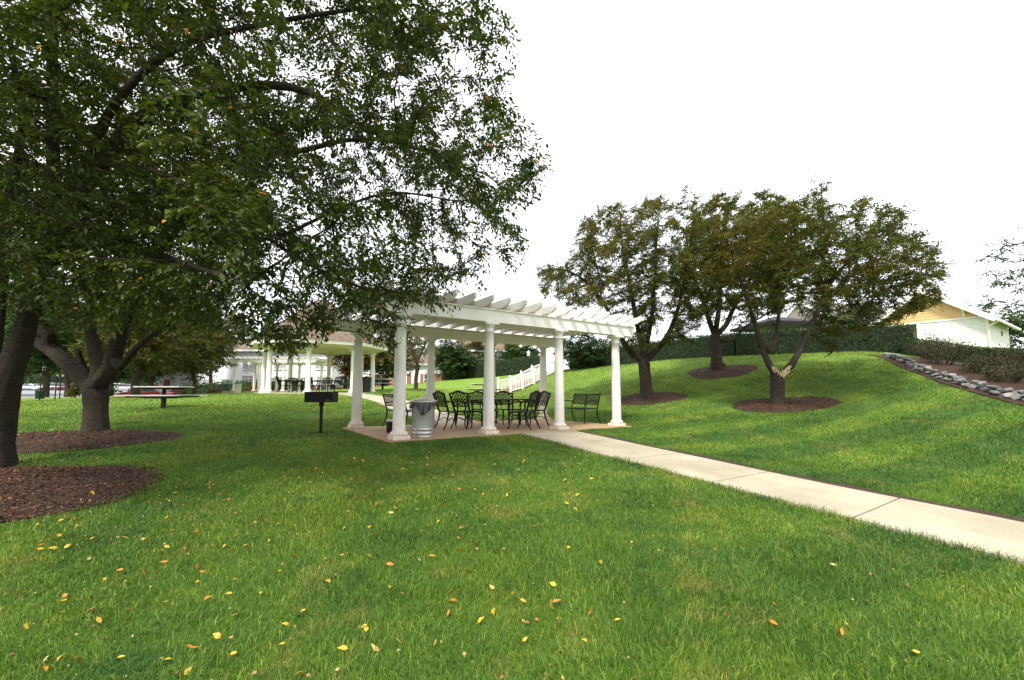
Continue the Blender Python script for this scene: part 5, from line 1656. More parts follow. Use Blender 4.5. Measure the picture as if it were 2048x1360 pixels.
put(copy_tree(pt), 765, 780, 31, 12, 'dark picnic table on the lawn between the gazebo and the corner column', 'picnic table')
put(copy_tree(pt), 968, 790, 25.5, 35, 'dark picnic table on the lawn behind the pergola, left of the stairs', 'picnic table')

# bins
def wheelie(name, label, mat, lidmat, px, py, D, h=0.85, r=0.26, z=None, cat='bin'):
    x, y, zz = G(px, py, D)
    root = empty(name, (x, y, zz if z is None else z), 0, label, cat)
    MB().lathe((0, 0, 0), [(r * 0.8, 0), (r * 0.84, 0.02), (r, h * 0.93), (r * 1.06, h * 0.94), (r * 1.06, h * 0.98)], 20).build('body', M[mat], root)
    MB().lathe((0, 0, 0), [(r * 1.09, h * 0.97), (r * 1.1, h * 1.02), (r * 0.85, h * 1.12), (r * 0.3, h * 1.17), (0.0, h * 1.18)], 20).build('lid', M[lidmat], root)
    return root
wheelie('rubbish_bin', 'dark grey bagged bin standing at the right edge of the gazebo floor', 'bin_grey', 'black', 733, 785, 26.4, z=GZ_Z)
wheelie('rubbish_bin', 'pale bin with a black bag far behind, under the second pergola', 'bin_white', 'bag', 476, 780, 34, h=0.75, r=0.25)
x, y, z = G(79, 803, 22.5)
root = empty('litter_bin', (x, y, z), 0, 'dark green litter bin on a post beside the pavement at the far left', 'litter bin')
MB().lathe((0, 0, 0), [(0.16, 0.12), (0.17, 0.14), (0.19, 0.5), (0.20, 0.51), (0.20, 0.55), (0.17, 0.55)], 16).build('body', M['bin_green'], root)
MB().tube([(0, 0, -0.1), (0, 0, 1.25)], 0.025, 8).build('post', M['char'], root)
for px, D, h, lab in ((110, 24, 1.3, 'thin dark metal post beside the green litter bin'), (119, 25.5, 1.1, 'thin short post between the dark post and the stout cherry trunk')):
    x, y, z = G(px, 795, D)
    root = empty('post', (x, y, z), 0, lab, 'post')
    MB().tube([(0, 0, -0.1), (0, 0, h)], 0.028, 8).build('pole', M['char'], root)
    MB().lathe((0, 0, 0), [(0.035, h), (0.04, h + 0.01), (0.02, h + 0.05), (0, h + 0.06)], 8).build('cap', M['char'], root)

# ------------------------------------------------------------------ stair railings on the slope
def railing(label, pts, group):
    z0 = h1(*pts[0])
    root = empty('stair_railing', (pts[0][0], pts[0][1], z0), 0, label, 'railing', group)
    off = Vector((pts[0][0], pts[0][1], z0))
    P = [Vector((x, y, h1(x, y))) - off for x, y in pts]
    for p in P:
        po = MB().box(p + Vector((0, 0, 0.5)), (0.13, 0.13, 1.14)).build('post', M['vinyl'], root)
        cp = MB(); c = p + Vector((0, 0, 1.07)); cp.box(c + Vector((0, 0, 0.015)), (0.17, 0.17, 0.03))
        a = 0.075
        cp.add([c + Vector((-a, -a, .031)), c + Vector((a, -a, .031)), c + Vector((a, a, .031)), c + Vector((-a, a, .031)), c + Vector((0, 0, 0.12))], [(0, 1, 4), (1, 2, 4), (2, 3, 4), (3, 0, 4)])
        cp.build('post_cap', M['vinyl'], po)
    for p, q in zip(P[:-1], P[1:]):
        mb = MB()
        mb.beam(p + Vector((0, 0, 0.93)), q + Vector((0, 0, 0.93)), 0.07, 0.09)
        mb.beam(p + Vector((0, 0, 0.14)), q + Vector((0, 0, 0.14)), 0.05, 0.09)
        mb.build('rail', M['vinyl'], root)
        mb = MB(); n = max(3, int((q - p).length / 0.14))
        for k in range(1, n):
            c = p + (q - p) * k / n
            mb.box(c + Vector((0, 0, 0.535)), (0.04, 0.04, 0.78))
        mb.build('baluster', M['vinyl'], root)['kind'] = 'stuff'
    return root
A1, B1 = Vector((-0.1, 30.0)), Vector((3.35, 33.2))
A2, B2 = Vector((-1.0, 31.2)), Vector((2.4, 34.4))
def lin(a, b, n): return [tuple(a + (b - a) * k / n) for k in range(n + 1)]
railing('nearer white picket railing of the stairs climbing the slope', lin(A1, B1, 4), 'white railings of the slope stairs')
railing('further white picket railing of the stairs climbing the slope', lin(A2, B2, 4), 'white railings of the slope stairs')
st_o = empty('staircase', (A1.x, A1.y, h1(A1.x, A1.y)), 0, 'brick faced steps climbing the slope between the white railings', 'staircase')
mb = MB(); tr = MB()
u = (B1 - A1).normalized(); across = (A2 - A1)
zb, zt_ = h1(A1.x, A1.y), h1(B1.x, B1.y)
n = 11; L = (B1 - A1).length
for k in range(n):
    c = A1 + u * (L * (k + 0.5) / n) + across * 0.5
    z = zb + (zt_ - zb) * (k + 1) / n
    ang = math.atan2(u.y, u.x)
    zz0 = zb - 0.4 - zb
    hh = z - zb + 0.4
    mb.box((c.x - A1.x, c.y - A1.y, hh / 2 - 0.4), (L / n - 0.004, across.length - 0.22, hh), ang)
    tr.box((c.x - A1.x, c.y - A1.y, hh - 0.4 + 0.022), (L / n + 0.02, across.length - 0.2, 0.04), ang)
mb.build('riser', M['brick'], st_o); tr.build('tread', M['path'], st_o)

# ------------------------------------------------------------------ lamps
def lamp(label, px, D, ytop, kind):
    x, y, z = G(px, 720, D)
    zt = W(px, ytop, D)[2] - z
    root = empty('street_lamp', (x, y, z), 0, label, 'street lamp')
    MB().lathe((0, 0, 0), [(0.11, 0), (0.11, 0.25), (0.06, 0.35), (0.045, 0.5), (0.04, zt - 0.5)], 12).build('post', M['char'], root)
    if kind == 'globe':
        MB().lathe((0, 0, 0), [(0.09, zt - 0.52), (0.11, zt - 0.45), (0.10, zt - 0.42)], 16).build('collar', M['char'], root)
        MB().lathe((0, 0, 0), [(0.10, zt - 0.42), (0.19, zt - 0.34), (0.23, zt - 0.22), (0.20, zt - 0.1), (0.12, zt - 0.02), (0.0, zt)], 20).build('globe', M['lamp_white'], root)
    else:
        MB().lathe((0, 0, 0), [(0.16, zt - 0.62), (0.18, zt - 0.6), (0.18, zt - 0.56)], 12).build('collar', M['lamp_white'], root)
        MB().lathe((0, 0, 0), [(0.13, zt - 0.56), (0.17, zt - 0.25), (0.17, zt - 0.22)], 8).build('lantern', M['lamp_white'], root)
        MB().lathe((0, 0, 0), [(0.22, zt - 0.22), (0.16, zt - 0.14), (0.06, zt - 0.06), (0.02, zt), (0, zt + 0.02)], 12).build('hood', M['lamp_white'], root)
lamp('white hooded lantern post behind the hedge, seen between the middle columns', 1057, 46, 701, 'lantern')
lamp('white globe lamp behind the hedge beside the rear corner column', 1070, 44, 690, 'globe')
lamp('white globe lamp behind the hedge left of the siding house', 1731, 27, 598, 'globe')

# dark canopies beyond the hedge
def canopy(label, px, D, ye, width):
    x, y, z = G(px, 700, D)
    h = W(px, ye, D)[2] - z
    root = empty('canopy', (x, y, z), R(10), label, 'canopy')
    w = width / 2
    r = MB()
    r.add([(-w, -w, h), (w, -w, h), (w, w, h), (-w, w, h), (-0.1, 0, h + 0.75), (0.1, 0, h + 0.75)], [(0, 1, 5, 4), (1, 2, 5), (2, 3, 4, 5), (3, 0, 4)])
    r.add([(-w, -w, h - 0.03), (w, -w, h - 0.03), (w, w, h - 0.03), (-w, w, h - 0.03)], [(3, 2, 1, 0)])
    r.build('roof', M['char'], root)
    f = MB()
    for a, b in (((-w, -w), (w, -w)), ((w, -w), (w, w)), ((w, w), (-w, w)), ((-w, w), (-w, -w))):
        f.beam((*a, h - 0.09), (*b, h - 0.09), 0.04, 0.2)
    f.build('valance', M['char'], root)
    for sx in (-1, 1):
        for sy in (-1, 1):
            MB().tube([(sx * w * 0.9, sy * w * 0.9, -0.1), (sx * w * 0.9, sy * w * 0.9, h - 0.1)], 0.06, 8).build('post', M['char'], root)
canopy('dark flat topped canopy behind the hedge, seen past the middle column', 980, 57, 723, 4.6)
canopy('dark canopy roof behind the small cherry with the forked grey trunk', 1555, 33, 652, 4.6)

# ------------------------------------------------------------------ houses
def framed_window(parent, x, z, w, h, y=0.0, glass='window', sash=True):
    f = MB()
    t = 0.09
    for (cx, cz, a, b) in ((x, z + h / 2 + t / 2, w + 2 * t, t), (x, z - h / 2 - t / 2, w + 2 * t + .06, t), (x - w / 2 - t / 2, z, t, h - .004), (x + w / 2 + t / 2, z, t, h - .004)):
        f.box((cx, y - 0.04, cz), (a, 0.10, b))
    if sash:
        f.box((x, y - 0.03, z), (w - .004, 0.05, 0.06))
        f.box((x, y - 0.025, z), (0.035, 0.04, h - .004))
    o = f.build('window', M['white'], parent)
    MB().box((x, y - 0.005, z), (w, 0.02, h)).build('pane', M[glass], o)
def townhouse(label, px0, px1, D, eave_y, ridge_y, brick_h, windows, doors, depth=9, gables=()):
    x0, x1 = float(W(px0, 760, D)[0]), float(W(px1, 760, D)[0])
    xm = (x0 + x1) / 2; z = h1(xm, D) - 0.2; w = x1 - x0
    root = empty('townhouse', (xm, D, z), 0, label, 'house')
    he = W(xm, eave_y, D)[2] * 0 + (EYE + (785 - eave_y) * D / F_PX) - z
    hr = (EYE + (785 - ridge_y) * D / F_PX) - z
    MB().box((0, depth / 2, he / 2), (w, depth, he)).build('wall', M['siding_white'], root)
    MB().box((0, depth / 2, brick_h / 2), (w + 0.12, depth + 0.12, brick_h)).build('brick_base', M['brick'], root)
    r = MB()
    o_ = 0.5
    r.prism([(0, -o_, he - 0.02), (0, depth / 2, hr), (0, depth + o_, he - 0.02), (0, depth + o_ - 0.1, he - 0.2), (0, -o_ + .1, he - 0.2)], (-w / 2 - o_, 0, 0), (w / 2 + o_, 0, 0))
    r.build('roof', M['shingle'], root)
    MB().box((0, -o_ - 0.02, he - 0.1), (w + 2 * o_, 0.05, 0.22)).build('fascia', M['white'], root)
    for cx, wd, ht, proj, base in gables:
        gb = MB(); gb.box((cx, -proj / 2, base / 2), (wd - .3, proj, base)); g0 = gb.build('porch', M['siding_white'], root)
        rr = MB(); 
        rr.prism([(cx - wd / 2, 0, base), (cx, 0, base + ht), (cx + wd / 2, 0, base)], (0, -proj - 0.2, 0), (0, -0.01, 0)); rr.build('roof', M['shingle'], g0)
        tr_ = MB(); tr_.beam((cx - wd / 2, -proj - 0.25, base), (cx, -proj - 0.25, base + ht), 0.08, 0.2, up=(0, 0, 1)); tr_.beam((cx, -proj - 0.25, base + ht), (cx + wd / 2, -proj - 0.25, base), 0.08, 0.2)
        tr_.build('trim', M['white'], g0)
    for cx, cz, ww, hh, gl in windows: framed_window(root, cx, cz, ww, hh, -0.065, gl)
    for cx, mat, yo in doors:
        d = MB().box((cx, yo - 0.03, 1.15), (0.95, 0.05, 2.1)).build('door', M[mat], root)
        f = MB(); f.box((cx - 0.56, yo - 0.04, 1.15), (0.14, 0.1, 2.24)); f.box((cx + 0.56, yo - 0.04, 1.15), (0.14, 0.1, 2.24)); f.box((cx, yo - 0.04, 2.33), (1.26, 0.1, 0.12)); f.build('frame', M['white'], d)
        MB().lathe((0, 0, 0), [(0.0, 0.0), (0.03, 0.0), (0.03, 0.05), (0, 0.05)], 8).build('handle', M['chrome'], d, (cx + 0.38, yo - 0.1, 1.1))
    for s in (-1, 1):
        MB().box((s * (w / 2 + 0.02), -0.04, he / 2 - .1), (0.16, 0.16, he - 0.25)).build('corner_board', M['white'], root)
    return root
Dh = 56
def hx(px, c0, c1): return float(W(px, 760, Dh)[0] - (W(c0, 760, Dh)[0] + W(c1, 760, Dh)[0]) / 2)
townhouse('white townhouse with a teal door and a brick base behind the gazebo', 400, 662, Dh, 700, 668, 1.35,
          [(hx(497, 400, 662), 2.0, 1.6, 1.5, 'window'), (hx(418, 400, 662), 1.75, 1.3, 1.0, 'window'), (hx(560, 400, 662), 1.9, 1.6, 1.5, 'window'), (hx(645, 400, 662), 1.9, 1.3, 1.5, 'window'),
           (hx(497, 400, 662), 4.3, 1.5, 1.3, 'window'), (hx(560, 400, 662), 4.3, 1.5, 1.3, 'window'), (hx(640, 400, 662), 4.3, 1.2, 1.3, 'window')],
          [(hx(453, 400, 662), 'teal_door', -0.08)])
townhouse('white townhouse with a dark red door at the end of the car park', 300, 396, Dh + 3, 715, 690, 0.9,
          [(hx(372, 300, 396), 1.9, 1.4, 1.3, 'window'), (hx(350, 300, 396), 4.2, 1.2, 1.2, 'window')], [(hx(335, 300, 396), 'red_door', -0.06)])
townhouse('brick fronted townhouse between the gazebo and the long hedge', 676, 905, Dh + 6, 728, 700, 2.3,
          [(-6.0, 1.5, 1.2, 1.2, 'glass'), (-2.6, 1.5, 1.2, 1.2, 'glass'), (1.0, 1.5, 1.2, 1.2, 'glass'), (4.8, 1.5, 1.2, 1.2, 'glass')], [(-4.3, 'white', -0.08), (3.0, 'white', -0.08)])

# house on the right, seen over the bank
hA = np.array([29.0, 26.0]); dF = np.array([-0.463, 0.886]); dS = np.array([0.83, 0.557])
hz = EYE + 1.7; he = EYE + 4.65 - hz; hw = 5.6; hl = 6.8
ho = empty('siding_house', (hA[0], hA[1], hz), math.atan2(dS[1], dS[0]) , 'single storey house with an ochre gable over white siding on the hill at the right', 'house')
ang = math.atan2(dS[1], dS[0])
# local axes: x along the side wall (into the picture to the right), y along the gable front (to the left)
ly = 1.0
yl = Vector((-math.sin(ang), math.cos(ang)))          # local +Y in world; the front runs along it
Wd = 3.19
def lap(mb, a, b, out, z0, z1, pitch, lean=0.022, thick=0.012, clip=None):
    """lapped boards from a to b (xy), facing along out"""
    a, b, out = Vector((*a, 0)), Vector((*b, 0)), Vector((*out, 0))
    z = z0
    while z < z1 - 1e-3:
        zt = min(z + pitch, z1)
        p, q = a, b
        if clip:
            f0, f1 = clip(zt)
            if f1 <= f0: break
            p, q = a + (b - a) * f0, a + (b - a) * f1
        o1, o2 = out * (lean + thick), out * thick
        mb.add([p + o1 + Vector((0, 0, z)), q + o1 + Vector((0, 0, z)), q + o2 + Vector((0, 0, zt)), p + o2 + Vector((0, 0, zt)),
                p + Vector((0, 0, z)), q + Vector((0, 0, z))], [(0, 1, 2, 3), (4, 5, 1, 0)])
        z = zt
mb = MB(); mb.box((0.06, Wd / 2, he / 2 - 0.3), (0.12, Wd, he + 0.6)); mb.box((hl / 2, 0.06, he / 2 - 0.3), (hl, 0.12, he + 0.6)); mb.box((1.6, Wd - 0.06, he / 2 - .3), (3.0, 0.11, he + 0.6)); mb.box((2.6, (Wd + hw) / 2, he / 2 - .3), (0.12, hw - Wd, he + .6)); mb.box((hl / 2, hw - 0.06, he / 2 - .3), (hl, 0.11, he + 0.6))
lap(mb, (0, 0.0), (0, Wd), (-1, 0), -0.5, he, 0.15)
lap(mb, (0.0, 0), (hl, 0), (0, -1), -0.5, he, 0.15)
M['vinyl_wall'] = simple('white_clapboard', (0.70, 0.69, 0.66), 0.55, var=0.05)
mb.build('wall', M['vinyl_wall'], ho)
M['ochre'] = simple('ochre_clapboard', (0.66, 0.43, 0.20), 0.6, var=0.08, scale=3)
rise = 2.05
mb = MB(); mb.prism([(0, -0.02, he), (0, hw + 0.02, he), (0, hw / 2, he + rise)], (0.0, 0, 0), (0.09, 0, 0)); lap(mb, (0, 0), (0, hw), (-1, 0), he, he + rise, 0.185, clip=lambda z: ((z - he) / rise / 2, 1 - (z - he) / rise / 2)); mb.build('gable', M['ochre'], ho)
mb = MB(); mb.box((-0.05, hw / 2, he + 0.0), (0.05, hw, 0.10)); mb.box((-0.04, -0.01, he / 2 - .3), (0.05, 0.14, he + .5)); mb.box((-0.04, Wd - 0.07, he / 2 - .3), (0.05, 0.14, he + .5))
mb.build('trim', M['white'], ho)
MB().box((1.3, (Wd + hw) / 2, 0.02), (2.6, hw - Wd, 0.1)).build('porch_floor', M['path'], ho)
rf = MB(); ov = 0.45; sl = rise / (hw / 2)
for s, y0 in ((1, -ov), (-1, hw + ov)):
    ym = hw / 2
    z0, z1 = he - ov * sl, he + rise
    rf.prism([(0, y0, z0), (0, ym, z1), (0, ym, z1 + 0.14), (0, y0, z0 + 0.14)], (-0.5, 0, 0), (hl + 0.4, 0, 0))
rf.build('roof', M['shingle_grey'], ho)
rk = MB()
for y0 in (-ov, hw + ov):
    rk.beam((-0.53, y0, he - ov * sl + 0.03), (-0.53, hw / 2, he + rise + 0.03), 0.05, 0.30)
    rk.beam((-0.28, y0 + (0.1 if y0 < 0 else -0.1), he - ov * sl), (-0.28, hw / 2, he + rise - .1), 0.40, 0.03)
rk.build('rake_board', M['white'], ho)
br = MB(); br.beam((-0.5, 0.95, he + 0.95 * sl - 0.02), (-0.05, 0.95, he + 0.95 * sl - 0.42), 0.10, 0.12); br.box((-0.06, 0.95, he + 0.95 * sl - .35), (0.06, 0.12, 0.5)); br.build('bracket', M['white'], ho)
gt = MB(); gt.beam((-0.4, -ov - 0.06, he - ov * sl + 0.02), (hl + 0.3, -ov - 0.06, he - ov * sl + 0.02), 0.12, 0.12)
gut = gt.build('gutter', M['white'], ho)
MB().tube([(-0.2, -ov - 0.05, he - ov * sl - 0.05), (-0.15, -0.2, he - 0.55), (-0.12, -0.06, he - 0.7), (-0.12, -0.06, -0.3)], 0.045, 8).build('downspout', M['white'], gut)
MB().box((hl * 0.62, -0.03, he - 0.75), (0.28, 0.05, 0.3)).build('wall_vent', M['char'], ho)
MB().box((hl * 0.3, hw / 2, he + rise + 0.22), (1.1, 0.9, 0.35)).build('ridge_vent', M['char'], ho)

def small_house(label, x, y, w, d, ze, zr, rot, wall='siding_white', roof='shingle_grey'):
    z = h1(x, y)
    root = empty('house', (x, y, z), R(rot), label, 'house')
    he, hr = ze - z, zr - z
    MB().box((0, 0, he / 2 - 0.2), (w, d, he + 0.4)).build('wall', M[wall], root)
    r = MB(); r.prism([(0, -d / 2 - 0.5, he - 0.25), (0, 0, hr), (0, d / 2 + 0.5, he - 0.25), (0, d / 2 + 0.4, he - 0.4), (0, -d / 2 - 0.4, he - 0.4)], (-w / 2 - 0.4, 0, 0), (w / 2 + 0.4, 0, 0)); r.build('roof', M[roof], root)
    g_ = MB()
    for s in (-1, 1):
        g_.prism([(s * (w / 2 + 0.002), -d / 2, he - .01), (s * (w / 2 + 0.002), 0, hr - 0.35), (s * (w / 2 + 0.002), d / 2, he - .01)], (0, 0, 0), (s * 0.05, 0, 0))
        for sy in (-1, 1): g_.beam((s * (w / 2 + 0.43), sy * (d / 2 + 0.5), he - 0.3), (s * (w / 2 + 0.43), 0, hr - .05), 0.05, 0.25)
    g_.box((0, -d / 2 - 0.5, he - 0.35), (w + 0.8, 0.05, 0.22))
    g_.build('trim', M['white'], root)
    framed_window(root, -w * 0.2, he * 0.55, 1.3, 1.2, -d / 2)
    framed_window(root, w * 0.2, he * 0.55, 1.3, 1.2, -d / 2)
small_house('grey roofed house behind the hedge, between the forked cherry and the siding house', 30.5, 39.5, 8.0, 7.5, EYE + 5.6, EYE + 8.3, 12)
small_house('tan roofed clubhouse behind the dark canopy, seen between the pergola columns', float(W(975, 700, 66)[0]), 66, 8.5, 8, EYE + 6.3, EYE + 9.0, 5, roof='shingle')
0 and small_house('brown roofed house showing beside the rear corner column, behind the globe lamp', float(W(1095, 700, 58)[0]), 58, 6.0, 7, EYE + 5.2, EYE + 7.6, -8, roof='shingle')

# ------------------------------------------------------------------ cars
def make_car(name, label, paint, px, py, D, rz, L=4.5, wd=1.78, h=1.45, wagon=0.0):
    x, y, z = G(px, py, D)
    root = empty(name, (x, y, z), R(rz), label, 'car')
    def loft(secs, mat, nm, parent=root):
        """secs: (x, halfwidth bottom, zb, halfwidth top, zt)"""
        mb = MB(); vs, fs = [], []
        for (xx, wb, zb, wt, zt) in secs:
            wm = max(wb, wt)
            vs += [(xx, -wb, zb), (xx, -wm, zb + (zt - zb) * 0.55), (xx, -wt, zt - 0.04), (xx, -wt * 0.8, zt), (xx, wt * 0.8, zt), (xx, wt, zt - 0.04), (xx, wm, zb + (zt - zb) * 0.55), (xx, wb, zb)]
        n = len(secs)
        for i in range(n - 1):
            for j in range(8):
                a = i * 8 + j; b = i * 8 + (j + 1) % 8
                fs.append((a, b, b + 8, a + 8))
        fs.append(tuple(range(7, -1, -1))); fs.append(tuple((n - 1) * 8 + j for j in range(8)))
        mb.add(vs, fs, True)
        return mb.build(nm, mat, parent)
    hw_ = wd / 2
    body = loft([(-L / 2, hw_ * .78, .32, hw_ * .80, .62), (-L / 2 + .12, hw_ * .93, .24, hw_ * .9, .74), (-L / 2 + .7, hw_, .2, hw_ * .92, .86), (-L * .16, hw_, .2, hw_ * .94, .95), (L * .1, hw_, .2, hw_ * .95, .97),
                 (L * .3, hw_, .2, hw_ * .95, .97), (L / 2 - .3, hw_, .22, hw_ * .92, .96), (L / 2 - .06, hw_ * .94, .28, hw_ * .88, .90), (L / 2, hw_ * .86, .36, hw_ * .8, .72)], paint, 'body')
    cab = loft([(-L * .17, hw_ * .9, .93, hw_ * .86, .97), (-L * .06, hw_ * .9, .93, hw_ * .72, h - .08), (L * .02, hw_ * .9, .93, hw_ * .70, h), (L * .2, hw_ * .9, .93, hw_ * .70, h - .02), (L * (.3 + wagon), hw_ * .9, .93, hw_ * .70, h - .1), (L * (.40 + wagon * .7), hw_ * .88, .93, hw_ * .84, .98)], M['glass'], 'cabin_glass')
    rfm = loft([(-L * .055, hw_ * .70, h - .075, hw_ * .70, h - .05), (L * .02, hw_ * .71, h - .02, hw_ * .71, h + .02), (L * .2, hw_ * .71, h - .04, hw_ * .71, h), (L * (.29 + wagon), hw_ * .70, h - .11, hw_ * .70, h - .06)], paint, 'roof')
    for s in (-1, 1):
        for (xa, za, xb, zb_) in ((-L * .17, .96, -L * .06, h - .06), (L * .09, .95, L * .08, h - .02), (L * (.39 + wagon * .7), .96, L * (.3 + wagon), h - .08)):
            MB().beam((xa, s * hw_ * .87, za), (xb, s * hw_ * .735, zb_), 0.06, 0.07).build('pillar', paint, root)
    for sx in (-L * .31, L * .30):
        for s in (-1, 1):
            wmb = MB(); pts = []
            c = Vector((sx, s * (hw_ - .09), .32))
            wmb.tube([c - Vector((0, .1, 0)), c + Vector((0, .1, 0))], .32, 20, smooth=False)
            wo = wmb.build('wheel', M['tyre'], root)
            MB().tube([c + Vector((0, s * .06, 0)), c + Vector((0, s * .112, 0))], [.19, .17], 14).build('rim', M['chrome'], wo)
    for s in (-1, 1):
        MB().box((-L / 2 + .09, s * hw_ * .68, .64), (.16, .3, .13)).build('headlight', M['lamp_white'], root)
        MB().box((L / 2 - .04, s * hw_ * .7, .78), (.1, .26, .14)).build('tail_light', M['red_door'], root)
    return root
red = car_paint('red_car_paint', (0.28, 0.01, 0.015)); dred = car_paint('dark_red_car_paint', (0.12, 0.012, 0.015)); wht = car_paint('white_car_paint', (0.7, 0.7, 0.7)); slv = car_paint('silver_car_paint', (0.4, 0.42, 0.44))
make_car('parked_car', 'bright red car parked sideways behind the picnic table', red, 288, 790, 40, 3)
make_car('parked_car', 'silver car parked across the car park, nearest the huge cherry trunk', slv, 58, 782, 88, 20)
make_car('parked_car', 'dark red car across the car park, between the silver and white cars', dred, 79, 782, 90, 50)
make_car('parked_car', 'white car parked across the car park behind the slim grey trunk', wht, 97, 782, 88, 60, h=1.6, wagon=.08)
make_car('parked_car', 'dark red car parked across the car park left of the stout cherry trunk', dred, 134, 782, 86, 30, h=1.6, wagon=.08)
make_car('parked_car', 'white car half seen between the stout cherry trunk and the bright red car', wht, 234, 775, 70, 85)

# ------------------------------------------------------------------ rocks along the bank
def rock_mesh(seed):
    r = np.random.default_rng(seed)
    bm = bmesh.new()
    bmesh.ops.create_icosphere(bm, subdivisions=3, radius=1)
    cuts = [(Vector(r.normal(0, 1, 3)).normalized(), r.uniform(0.5, 0.85)) for _ in range(11)]
    for v in bm.verts:
        p = v.co.normalized()
        d = 1.0
        for n_, h_ in cuts:
            c = p.dot(n_)
            if c > 0.01: d = min(d, h_ / c)
        v.co = p * (d + r.normal(0, 0.012))
    me = bpy.data.meshes.new('rock'); bm.to_mesh(me); bm.free()
    me.materials.append(M['stone'])
    return me
rocks = [rock_mesh(i) for i in range(7)]
r_ = np.random.default_rng(17)
line = smooth_path([(14.78, 17.0), (14.35, 16.0), (13.9, 15.0), (13.4, 13.8), (13.0, 12.8), (12.68, 11.8), (12.4, 10.8), (12.1, 9.8), (11.85, 8.8)], 12)
seg = np.r_[0, np.cumsum(np.linalg.norm(np.diff(line, axis=0), axis=1))]
tot = seg[-1]
k = 0
for row, (off_, lift) in enumerate(((0.05, 0.05), (0.22, 0.07), (0.13, 0.16))):
    s = r_.uniform(0, 0.2) + (0.4 if row == 2 else 0)
    while s < tot:
        sz = r_.uniform(0.07, 0.165) * (0.85 if row > 1 else 1)
        x = np.interp(s, seg, line[:, 0]) + off_ + r_.normal(0, 0.04); y = np.interp(s, seg, line[:, 1]) + r_.normal(0, 0.03)
        o = bpy.data.objects.new('rock', rocks[int(r_.integers(0, 7))]); COL.objects.link(o)
        o.location = (x, y, h1(x, y) + lift + sz * 0.1)
        o.scale = (sz * r_.uniform(0.7, 1.1), sz * r_.uniform(0.9, 1.5), sz * r_.uniform(0.5, 0.75))
        o.rotation_euler = (r_.normal(0, .2), r_.normal(0, .2), r_.uniform(0, 6.28))
        tag(o, 'angular grey rock in the row edging the mulch bank', 'rock', 'rocks edging the mulch bank')
        s += sz * r_.uniform(1.5, 2.4) * (1 if row < 2 else 1.3); k += 1
print('rocks', k)

# ------------------------------------------------------------------ fallen leaves
def fallen_mesh(seed, mat):
    r = np.random.default_rng(seed)
    n = 8; vs, fs = [], []
    curl, fold = r.uniform(-0.35, 0.35), r.uniform(0.1, 0.45)
    for i in range(n + 1):
        f = i / n
        w = 0.26 * math.sin(math.pi * min(1, f * 1.02) ** 0.8) * (1 - 0.3 * f)
        zc = curl * (f - 0.5) ** 2 * 2 + r.normal(0, 0.012)
        x = f - 0.5
        vs += [(x, -w, zc + fold * w), (x, 0, zc), (x, w, zc + fold * w * r.uniform(0.5, 1.4))]
    for i in range(n):
        for j in range(2):
            a = i * 3 + j; fs.append((a, a + 1, a + 4, a + 3))
    mb = MB(); mb.add(vs, fs, True); mb.tube([(-0.72, 0.02, 0.0), (-0.5, 0, vs[1][2])], 0.012, 3)
    me = mb.mesh('fallen_leaf'); me.materials.append(M[mat])
    return me
FL = [('leaf_yellow', 'yellow fallen leaf lying on the grass', 'yellow fallen leaves', 0.50), ('leaf_orange', 'orange fallen leaf lying on the grass', 'orange fallen leaves', 0.28),
      ('leaf_pale', 'pale straw coloured fallen leaf lying on the grass', 'pale fallen leaves', 0.10), ('leaf_brown', 'brown withered fallen leaf lying on the grass', 'brown fallen leaves', 0.12)]
meshes = {m: [fallen_mesh(i * 7 + j, m) for j in range(4)] for i, (m, _, _, _) in enumerate(FL)}
r_ = np.random.default_rng(33)
cnt = 0
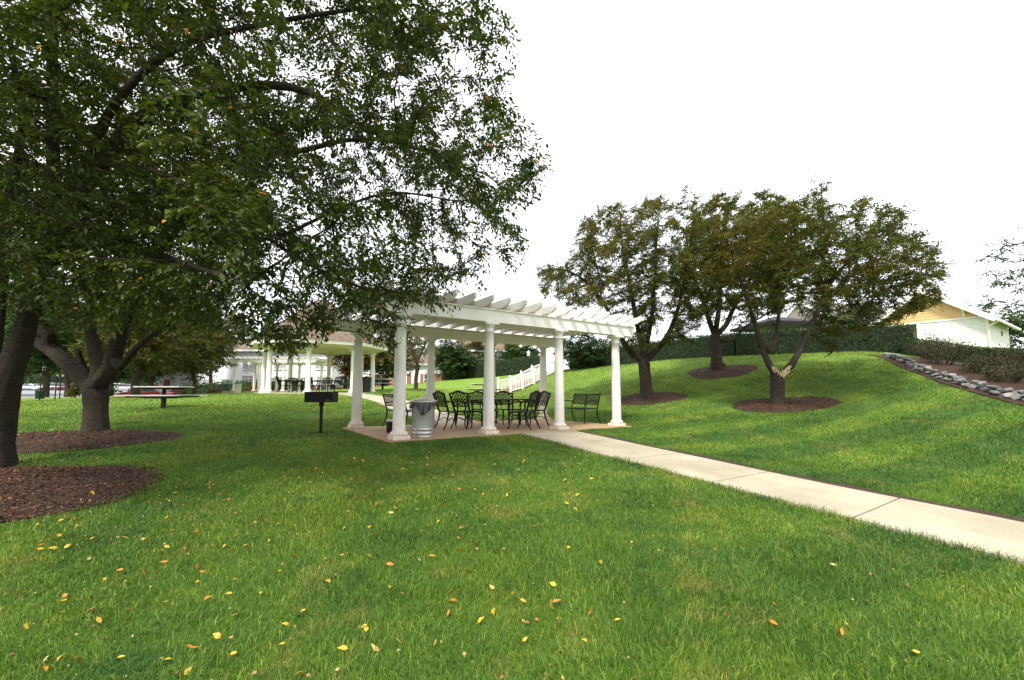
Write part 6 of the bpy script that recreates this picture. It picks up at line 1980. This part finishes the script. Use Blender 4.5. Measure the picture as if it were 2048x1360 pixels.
while cnt < 298:
    a = r_.uniform(R(-52), R(48)); rr = math.sqrt(r_.uniform(2.3 ** 2, 7.2 ** 2))
    x, y = rr * math.sin(a), rr * math.cos(a)
    w = 1.0 if x < 0.3 else max(0.08, 1 - (x - 0.3) * 0.9)
    if y > 5: w *= 0.7
    if r_.uniform() > w or (r_.uniform() > 0.25 + vnoise(np.array([x]), np.array([y]), 0.7, 9)[0] * 1.1): continue
    bedm = bool(in_beds(np.array([x]), np.array([y]))[0])
    s = x * SU[0] + y * SU[1]
    if s > PS0 - 0.1: continue
    q = r_.uniform(); acc = 0
    for m, lab, grp, pr in FL:
        acc += pr
        if q <= acc: break
    o = bpy.data.objects.new('fallen_leaf', meshes[m][int(r_.integers(0, 4))]); COL.objects.link(o)
    z = h1(x, y)
    o.location = (x, y, z + (0.05 if bedm else r_.uniform(0.020, 0.044)))
    sc = r_.uniform(0.036, 0.068)
    o.scale = (sc, sc * r_.uniform(0.8, 1.2), sc)
    o.rotation_euler = (r_.normal(0.1, .45), r_.normal(0, .4), r_.uniform(0, 6.28))
    tag(o, lab, 'leaf', grp)
    cnt += 1

# crumbs of older leaves, too many and too small to count
r_ = np.random.default_rng(71)
n = 5200
a = r_.uniform(R(-54), R(50), n); rr = np.sqrt(r_.uniform(2.0 ** 2, 10.0 ** 2, n))
x, y = rr * np.sin(a), rr * np.cos(a)
k = (~no_grass(x, y) | in_beds(x, y)) & (r_.uniform(0, 1, n) < np.clip(0.95 - 0.22 * np.maximum(0, x), 0.06, 1)) & (x * SU[0] + y * SU[1] < PS0 - 0.05) & (r_.uniform(0, 1, n) < vnoise(x, y, 0.9, 21) * 1.3 - 0.1)
x, y = x[k], y[k]; n = len(x)
sz = r_.uniform(0.008, 0.030, n)
z = H(x, y) + r_.uniform(0.015, 0.042, n)
V, F = leaf_arrays(np.c_[x, y, z], np.c_[r_.normal(0, 1, (n, 2)), r_.normal(0, 0.4, n)], sz, r_, LEAF4, 1.4, 0.7)
m, nt, bs = new_mat('leaf_crumb')
g_ = nt.nodes.new('ShaderNodeNewGeometry')
nt.links.new(ramp(nt, g_.outputs['Random Per Island'], [(0.0, (0.14, 0.06, 0.03)), (0.4, (0.30, 0.13, 0.04)), (0.7, (0.38, 0.24, 0.08)), (1.0, (0.44, 0.36, 0.20))]), bs.inputs['Base Color'])
bs.inputs['Roughness'].default_value = 0.7
tag(link_mesh('leaf_litter', mesh_np('leaf_litter', V, F), m), kind='stuff')
